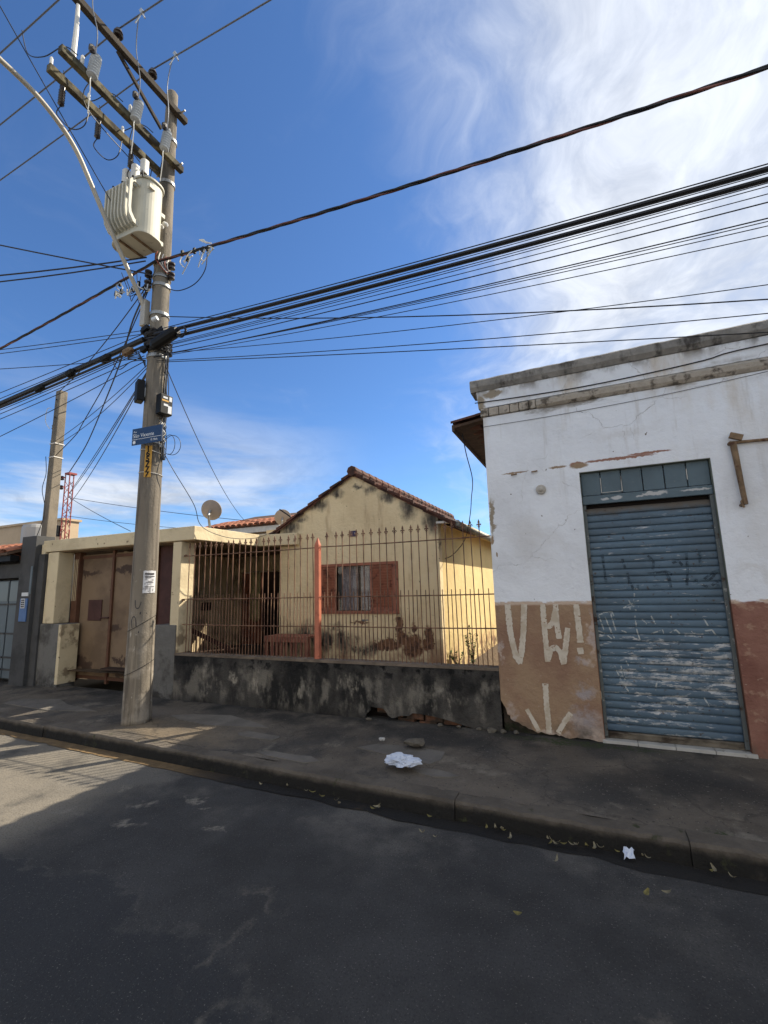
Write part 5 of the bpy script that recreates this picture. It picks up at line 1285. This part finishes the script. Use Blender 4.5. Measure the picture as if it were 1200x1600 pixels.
# thick telephone bundles
th1 = rspan(4.86, 1200, 264); th2 = rspan(4.76, 1200, 280)
cable('trunk_cable', 'upper thick black trunk cable running right from the utility pole', th1, .022, n=7)
cable('trunk_cable', 'lower thick black trunk cable running right from the splice case', th2, .020, n=7)
def lspan(z0, px, py, y=3.8, x0=-5.0, x1=-31):
    e = aty(px, py, y); u = (x0 - e.x) / (x0 - x1); s_ = (z0 - e.z) / (4 * u * (1 - u))
    return par((x0, y, z0), (x1, y, z0), s_, 44)
cable('trunk_cable', 'thick black trunk cable bundle leaving the utility pole to the left', lspan(4.84, 0, 631), .034, n=8)
cable('trunk_cable', 'second black trunk cable slung just under the thick one on the left', lspan(4.74, 0, 637), .016, n=6)
for k, (px, py) in enumerate(((110, 583), (165, 560), (200, 550), (62, 607))):
    q = aty(px, py, 3.77); tag(MB().tube([q - Vector((.09, 0, .02)), q - Vector((.05, 0, .01)), q + Vector((.05, 0, .01)), q + Vector((.09, 0, .02))], [.02, .05, .05, .02], 8).build('cable_sleeve', 'black_plastic' if k != 2 else 'rust_pipe'), ('dark sleeve second from the edge on the thick cable bundle left of the pole', 'dark sleeve third from the edge on the thick cable bundle left of the pole', 'rusty brown sleeve on the cable bundle just left of the pole', 'dark sleeve on the cable bundle above the short square pole')[k], 'sleeve', 'sleeves on the trunk cable')
ORD = 'first second third fourth fifth sixth seventh eighth ninth tenth'.split()
G1 = 'thin wires running right from the utility pole'
for i, (z0, py, y) in enumerate(((4.90, 256, 3.78), (4.80, 271, 3.80), (4.70, 286, 3.82), (4.66, 291, 3.79), (4.66, 303, 3.8), (4.62, 316, 3.8), (4.56, 341, 3.82), (4.55, 346, 3.80), (4.55, 353, 3.78), (4.54, 368, 3.8))):
    cable('thin_wire', ORD[i] + ' from the top of the ten thin wires running right from the utility pole', rspan(z0, 1200, py, y), .0050 if i in (0, 5, 6) else .0036, group=G1)
def lin(p, q, ext=1.0, sag=.05, n=16):
    p, q = Vector(p), Vector(q); q = p + (q - p) * ext; return par(p, q, sag, n)
cable('service_wire', 'long black wire crossing above the white shop, upper of a crossing pair', lin((-4.85, 3.9, 5.18), aty(1200, 432, 4.5), 1.6, .22), .006)
cable('service_wire', 'thin wire crossing above the white shop, lower of a crossing pair at the pole', lin((-4.8, 3.85, 4.62), aty(1200, 421, 4.3), 1.6, .14), .004)
cable('service_wire', 'thin wire passing just over the parapet of the white shop', lin((-4.8, 3.85, 4.52), aty(1200, 474, 4.5), 1.5, .10), .0045)
cable('service_wire', 'black wire dropping from the pole across the front of the white parapet', lin((-4.8, 3.85, 4.50), aty(1200, 515, 4.7), 1.4, .03), .005)
# high-voltage lines along the crossarm
for y, lb_ in ((3.52, 'bare power line on the crossarm insulator closest to the pole'), (3.02, 'bare power line on the middle crossarm insulator'), (2.52, 'bare power line on the outermost crossarm insulator')):
    cable('power_line', lb_, par((-34, y, 8.6), (PX + .135, y, 8.585), .5, 30) + par((PX + .135, y, 8.585), (24, y, 8.6), .5, 30)[1:], .010, 'cable_alu')
# wires to the left
q0 = atz(0, 411, 6.05); cable('street_wire', 'black wire leaving left behind the transformer, upper of a close pair', lin((-4.98, 3.75, 5.98), q0, 4.0, .25), .010)
q0 = atz(0, 417, 6.0); cable('street_wire', 'black wire leaving left behind the transformer, lower of a close pair', lin((-4.98, 3.74, 5.92), q0, 4.0, .3), .009)
q0 = atz(0, 375, 6.3); cable('street_wire', 'black wire slanting from the upper left down behind the lamp arm', lin((-4.98, 3.78, 5.76), q0, 4.0, .1), .009)
for k, (zz, py, z2, lb_) in enumerate(((5.0, 541, 5.05, 'topmost of the faint level wires left of the cable knot'), (4.95, 547, 4.95, 'second of the faint level wires left of the cable knot'), (4.60, 571, 4.75, 'lowest of the faint level wires left of the cable knot'))):
    cable('street_wire', lb_, lin((-5.0, 3.85, zz), atz(0, py, z2), 3.0, .06), .005)
G2 = 'thin wires running left beside the trunk cable'
for i, (z0, py) in enumerate(((4.94, 614), (4.88, 623), (4.72, 641), (4.70, 647), (4.62, 655), (4.54, 682))):
    cable('thin_wire', ORD[i] + ' from the top of the six thin wires running left along the trunk cable', lspan(z0, 0, py, 3.82), .0055, group=G2)
# service drops to the neighbours
spz = Vector((px_, 5.05, pz.z))
cable('drop_wire', 'black drop wire from the pole to the top of the short square pole', lin((-5.0, 3.85, 5.72), spz + Vector((.06, 0, -.02)), 1, .12), .007)
cable('drop_wire', 'black drop wire curving down to the strap of the short square pole', smoothpts([(-5.0, 3.86, 5.68), aty(180, 570, 4.2), aty(130, 660, 4.75), aty(118, 680, 4.95), (px_ + .1, 5.05, pz.z - 1.3)], 7), .007)
cable('drop_wire', 'upper thin drop wire from the pole to the white strap of the short square pole', lin((-5.02, 3.88, 4.52), (px_ + .1, 5.03, pz.z - 1.02), 1, .06), .005)
cable('drop_wire', 'lower thin drop wire from the pole to the white strap of the short square pole', lin((-5.02, 3.88, 4.48), (px_ + .1, 5.03, pz.z - 1.1), 1, .12), .005)
cable('drop_wire', 'thick dark drop cable running down to the top of the red mast', smoothpts([(-5.0, 3.85, 5.70), aty(208, 500, 4.4), aty(190, 560, 5.0), aty(165, 625, 6.0), aty(135, 695, 7.3), (TX + .02, 7.95, TH + .06)], 6), .012)
for k, (dx_, dz_) in enumerate(((0, 0), (.03, -.03), (.06, -.35))):
    cable('drop_wire', ('topmost', 'middle', 'lowest')[k] + ' of three thin wires sloping from the pole to the side of the red mast', lin((-5.02 - .01 * k, 3.9, 4.46 - .03 * k), (TX + .15, 7.92, TH - .55 + dz_ * 1.0), 1, .05 + .05 * k), .0065, group='wires from the pole to the mast')
cable('drop_wire', 'black wire from the red mast sloping right over the carport to the main roof', lin((TX + .15, 7.9, TH - .68), aty(285, 800, 8.6), 1.6, .05), .007)
cable('drop_wire', 'black wire from the red mast steeply down onto the carport slab', lin((TX + .15, 7.9, TH - .66), aty(204, 830, 6.6), 1.0, .03), .007)
cable('drop_wire', 'black wire leaving the red mast low towards the main pole', lin((TX + .15, 7.9, TH - 1.2), aty(216, 818, 8.3), 1.6, .03), .006)
cable('drop_wire', 'black wire hanging from the main pole and along the carport edge', smoothpts([on_pole(3.35, 1.1, .02)[0], (-4.68, 4.1, 3.1), (-4.75, 4.5, 2.75), (-5.0, 4.85, 2.56), (-4.98, 5.05, 2.45), (-4.86, 5.35, 2.38), (-4.72, 5.7, 2.40), (-4.6, 6.0, 2.52)], 7), .005)
cable('drop_wire', 'faint thin wire from the cable box sloping down to the tiled roof', lin((-4.7, 3.9, 4.45), aty(384, 815, 10.4), 1, .25), .006)
cable('drop_wire', 'black wire hanging from the shop eave down to the side wall of the gabled house', smoothpts([(-1.25, 5.25, 3.40), (-1.25, 5.4, 3.18), (-1.28, 5.8, 2.95), (-1.42, 6.3, 2.80), (-1.5, 6.5, 2.58), (-1.62, 6.6, 2.25), (-1.85, 6.75, 2.05), (-1.985, 6.78, 2.0)], 6), .006)
cable('drop_wire', 'thin black wire passing in front of the lamp arm up to the top left', lin((-5.1, 3.4, 6.4), atx(75, 140, -5.25), 2.2, .02), .006)
cable('drop_wire', 'black wire sagging beside the short square pole', smoothpts([(px_ - .1, 5.0, pz.z - 1.3), aty(72, 740, 5.0), aty(66, 765, 5.0), aty(70, 800, 5.0), (px_ - .17, 5.0, 2.6)], 7), .006)
cable('drop_wire', 'drooping black loop under the low voltage rack right of the pole', smoothpts([aty(260, 450, 3.85), aty(280, 454, 3.8), aty(305, 443, 3.8), aty(321, 420, 3.8), aty(324, 389, 3.8)], 8), .006)
# low-voltage rack: insulators on the pole, connectors and white tails on the cables
for z in (5.93, 5.78):
    q, d2 = on_pole(z, .8, .05); MB().lathe(q - Vector((0, 0, .05)), [(.02, 0), (.045, .01), (.045, .03), (.025, .05), (.045, .07), (.045, .09), (.02, .1)], 12).build('spool_insulator', 'insulator_dark', pole)
    q, d2 = on_pole(z - .15, -1.4, .06); MB().lathe(q - Vector((0, 0, .05)), [(.02, 0), (.045, .01), (.045, .03), (.025, .05), (.045, .07), (.045, .09), (.02, .1)], 12).build('spool_insulator', 'insulator_dark', pole)
def connectors(parent, pts_px, Y, seed):
    rr = random.Random(seed)
    for px, py in pts_px:
        q = aty(px, py, Y); MB().bar(q, q + Vector((rr.uniform(-.02, .02), 0, -.07)), .028, .032).build('connector', 'black_plastic', parent)
        for k in range(2):
            a = q + Vector((rr.uniform(-.03, .03), rr.uniform(-.02, .02), -.03)); pts = [a, a + Vector((rr.uniform(-.08, .08), rr.uniform(-.03, .03), rr.uniform(-.12, -.02))), a + Vector((rr.uniform(-.14, .14), rr.uniform(-.03, .03), rr.uniform(-.2, .02)))]
            MB().tube(smoothpts(pts, 4), .0075, 5).build('wire_tail', 'wire_white' if k else 'cutout_grey', parent)
connectors(lv, [(285, 392), (294, 400), (304, 388), (318, 386), (326, 384)], 3.8, 5)
for k in range(5):
    q = aty(322 + 2 * k, 380, 3.8); MB().tube(smoothpts([q, q + Vector((-.04 - .02 * k, 0, .06)), q + Vector((-.09 - .03 * k, .01, .09 + .01 * k))], 4), .0075, 5).build('wire_tail', 'wire_white', lv)
connectors(lv2, [(187, 440), (190, 452), (182, 455), (217, 440), (228, 446), (208, 448)], 3.8, 6)
for k in range(5):
    a = 1.0 - .3 * k; q, _ = on_pole(5.95 - .02 * k, -.6 + .3 * k, .02)
    MB().tube(smoothpts([q + Vector((0, 0, .15)), q + Vector((.02, -.03, 0)), on_pole(5.8, .3 + .15 * k, .04)[0], on_pole(5.82, .9 + .05 * k, .07)[0]], 6), .007, 5).build('secondary_lead', ('wire_red', 'wire_white', 'cable_alu', 'wire_red', 'wire_white')[k], pole)
for k in range(8):                                   # tangle left of the rack
    a = aty(190 + 6 * k, 440 + rg.uniform(-14, 10), 3.85); b = aty(205 + 3 * k, 462 + rg.uniform(-10, 18), 3.85); m_ = (a + b) / 2 + Vector((rg.uniform(-.1, .1), 0, -rg.uniform(.03, .15)))
    MB().tube(smoothpts([a, m_, b, Vector((-5.0, 3.86, 5.7 + .02 * k))], 5), .005, 5).build('loose_lead', 'cable_black', lv2)
for k in range(6):                                   # short leads fanning to the left of the knot
    q = on_pole(4.55 - .02 * k, -1.2, .02)[0]; MB().tube(smoothpts([q, q + Vector((-.12, -.03, .03 + .04 * k)), q + Vector((-.28, -.05, .06 + .03 * k))], 5), .005, 5).build('lead', 'cable_black', hb2)
q = aty(188, 577, 3.8); MB().tube(smoothpts([on_pole(4.55, -1.2, .02)[0], q + Vector((.2, 0, .06)), q, q + Vector((-.12, 0, .08)), aty(178, 566, 3.8)], 6), .006, 5).build('lead_loop', 'cable_black', hb2)

# ------------------------------------------------------------------ litter, leaves, weeds
def bag(p, s, seed):
    bm = bmesh.new(); bmesh.ops.create_icosphere(bm, subdivisions=4, radius=1); mb = MB(); rr = random.Random(seed); o = Vector((rr.uniform(0, 30), 0, 0))
    vs = []
    for v in bm.verts:
        n_ = mnoise.noise(v.co * 2.2 + o) * .30 - abs(mnoise.noise(v.co * 3.7 + o)) * .5 - abs(mnoise.noise(v.co * 8 + o)) * .22 + .15
        q = v.co * (1 + n_); q = Vector((q.x * s[0], q.y * s[1], max(-.2, q.z) * s[2]))
        if v.co.x > .72: q += Vector(((v.co.x - .72) * s[0] * 1.3, 0, (v.co.x - .72) * s[2] * 1.6))
        vs.append(q + Vector(p))
    mb.add(vs, [tuple(v.index for v in f.verts) for f in bm.faces]); bm.free()
    return mb.build('plastic_bag', 'bag_white', smooth=False)
q = atz(624, 1196, .18); tag(bag((q.x, q.y + .04, q.z + .015), (.125, .08, .055), 3), 'crumpled white plastic bag lying on the pavement', 'bag')
q = atz(982, 1328, .02); q.y = min(q.y, KERB(q.x) - .06); pb = MB(); vs = []; fs = []
for i in range(5):
    for j in range(5): vs.append((q.x - .03 + .014 * i + .005 * math.sin(j * 2), q.y - .02 + .012 * j, .014 + .02 * abs(math.sin(i * 1.3 + j)) + .008 * j))
for i in range(4):
    for j in range(4): fs.append((i * 5 + j, i * 5 + 5 + j, i * 5 + 6 + j, i * 5 + 1 + j))
o = pb.add(vs, fs).build('paper_scrap', 'bag_white'); o.modifiers.new('s', 'SOLIDIFY').thickness = .002; tag(o, 'crumpled white paper scrap in the gutter below the kerb joint', 'paper')
q = atz(597, 1157, .18); tag(rock('stone', (q.x, q.y, q.z + .012), (.035, .025, .016), 'sill_tile', None, 31), 'small pale stone on the pavement near the dark wall', 'stone')
q = atz(650, 1163, .18); tag(rock('stone', (q.x, q.y, q.z + .01), (.12, .07, .035), 'stone', None, 33), 'flat dirt-coloured stone on the pavement below the broken bricks', 'stone')
def leaf_mesh(name, L, w, curl, material):
    vs = []; fs = []; n = 5
    for i in range(n + 1):
        t_ = i / n; ww = w * math.sin(math.pi * min(.97, max(.06, t_))) ** .8
        z = curl * (t_ - .5) ** 2 * 4
        vs += [(-ww / 2, (t_ - .5) * L, z + .15 * w), (0, (t_ - .5) * L, z), (ww / 2, (t_ - .5) * L, z + .15 * w)]
    for i in range(n):
        for j in range(2): fs.append((i * 3 + j, i * 3 + 1 + j, i * 3 + 4 + j, i * 3 + 3 + j))
    return MB().add(vs, fs).mesh(name, MATS[material])
LM = [leaf_mesh('dry_leaf', .055, .024, .012, 'leaf_dry'), leaf_mesh('dry_leaf', .065, .02, .02, 'leaf_pale'), leaf_mesh('dry_leaf', .04, .026, .014, 'leaf_pale')]
lr = random.Random(12)
leaf_px = [(763, 1290), (776, 1294), (786, 1292), (787, 1300), (798, 1313), (857, 1305), (862, 1311), (866, 1318), (870, 1306), (880, 1320), (895, 1323), (902, 1322), (917, 1316), (930, 1325), (938, 1327), (963, 1321), (1004, 1333), (1010, 1336), (1105, 1349), (1112, 1350), (1135, 1354), (1010, 1400), (1044, 1397),
           (482, 1235), (502, 1246), (526, 1253), (530, 1257), (582, 1265), (590, 1262), (597, 1258), (672, 1275), (410, 1225), (452, 1228), (488, 1240), (660, 1303), (680, 1310), (810, 1430), (870, 1345)]
for i, (px, py) in enumerate(leaf_px):
    q = atz(px, py, .022); q.y = min(q.y, KERB(q.x) - lr.uniform(.03, .09)); o = bpy.data.objects.new('dry_leaf', LM[i % 3]); COL.objects.link(o); o.location = (q.x, q.y, .024 + lr.uniform(0, .01))
    o.rotation_euler = (lr.uniform(-.5, .5), lr.uniform(-.5, .5), lr.uniform(0, 6.28)); s_ = lr.uniform(.55, 1.05); o.scale = (s_, s_, s_)
    tag(o, 'small dry leaf lying in the gutter along the kerb', 'leaf', 'dry leaves in the gutter')
def weed(p, h, n, seed, label, spread=.12):
    rr = random.Random(seed); t_ = thing('weed', label, 'plant', p)
    st_ = MB(); lv_ = MB()
    for k in range(n):
        a = rr.uniform(0, 6.28); r = rr.uniform(.02, spread); hh = h * rr.uniform(.55, 1)
        pts = smoothpts([Vector(p), Vector(p) + Vector((math.cos(a) * r * .4, math.sin(a) * r * .4, hh * .5)), Vector(p) + Vector((math.cos(a) * r, math.sin(a) * r, hh))], 5)
        st_.tube(pts, .003, 4)
        for q in pts[2:]:
            for m_ in range(3):
                L = rr.uniform(.03, .06); d_ = Vector((rr.uniform(-1, 1), rr.uniform(-1, 1), rr.uniform(-.2, .7))).normalized(); x_, y_, _z = basis(d_)
                lv_.add([q, q + d_ * L * .5 + x_ * L * .28, q + d_ * L, q + d_ * L * .5 - x_ * L * .28], [(0, 1, 2, 3)])
    st_.build('stem', 'stem_green', t_); tag(lv_.build('leaves', 'leaf_green', t_), kind='stuff')
    return t_
weed((-1.72, 7.1, .38), .62, 9, 3, 'leafy green weed in the sun against the side wall of the gabled house', .13)
weed((-1.88, 6.8, .38), .3, 6, 5, 'low green weed at the front corner of the sunlit side wall', .12)

# ------------------------------------------------------------------ unseen other side of the street; houses added to bounce sunlight onto shaded fronts
sheet('opposite_sidewalk', 'concrete_walk', frange(-30, 22, 40), lambda x: (-7.2, -5.0), 3, lambda x, y: .14)
MB().box(-30, 22, -5.15, -5.0, -.02, .145).build('opposite_kerb', 'kerb_concrete'); tag(bpy.data.objects['opposite_kerb'], kind='structure')
def opposite(x0, x1, h, m_, label):
    t_ = thing('bounce_house', label, 'house', ((x0 + x1) / 2, -9, .14)); n_ = max(2, int((x1 - x0) / 2.6)); w = (x1 - x0) / n_
    cells = []
    for i in range(n_):
        a = x0 + w * i + w / 2; dr = (i == n_ // 2); cells.append((a - (.5 if dr else .6), a + (.5 if dr else .6), .14 if dr else 1.1, 2.3, dr))
    wl_ = MB(); xx = x0 + .01
    for a, b, z0, z1, dr in cells:
        wl_.box(xx, a, -7.4, -7.2, .1, h); wl_.box(a, b, -7.4, -7.2, z1, h)
        if not dr: wl_.box(a, b, -7.4, -7.2, .1, z0)
        xx = b
        if dr: MB().box(a, b, -7.36, -7.32, .14, z1).build('door', 'window_brown', t_)
        else:
            f_ = MB().box(a, b, -7.34, -7.3, z0, z1).build('window', 'window_brown', t_); MB().box(a + .08, b - .08, -7.297, -7.292, z0 + .08, z1 - .08).build('pane', 'grey_gate_glass', f_)
    wl_.box(xx, x1 - .01, -7.4, -7.2, .1, h); wl_.build('front_wall', m_, t_)
    MB().box(x0, x1, -12, -7.41, .1, h - .02).build('body', m_, t_); MB().box(x0, x1, -7.46, -7.14, h + .001, h + .14).build('coping', 'coping', t_)
mat('plain_white', c(226, 222, 212), .85, var=.06, vscale=2); mat('plain_cream', c(218, 214, 204), .85, var=.06, vscale=2)
opposite(-30, -19, 4.2, MATS['plain_white'], 'unseen white bounce house added across the street, furthest along')
opposite(-19, -10, 4.6, MATS['plain_cream'], 'unseen grey white bounce house added across the street')
opposite(-10, -1, 4.3, MATS['plain_white'], 'unseen white bounce house added across the street behind the camera')
opposite(-1, 9, 4.8, MATS['plain_cream'], 'unseen tall grey white bounce house added across from the white shop')
opposite(9, 22, 4.2, MATS['plain_white'], 'unseen long white bounce house added across the street past the shop')
yw = thing('rear_wall', 'plain cream wall closing the passage behind the gabled house', 'wall', (-.5, 13, .1))
MB().box(-4, 9, 12.9, 13.05, 0, 2.3).build('masonry', 'far_cream', yw); MB().box(-4.02, 9.02, 12.86, 13.09, 2.301, 2.36).build('coping', 'coping', yw)
tag(yw, kind='thing')
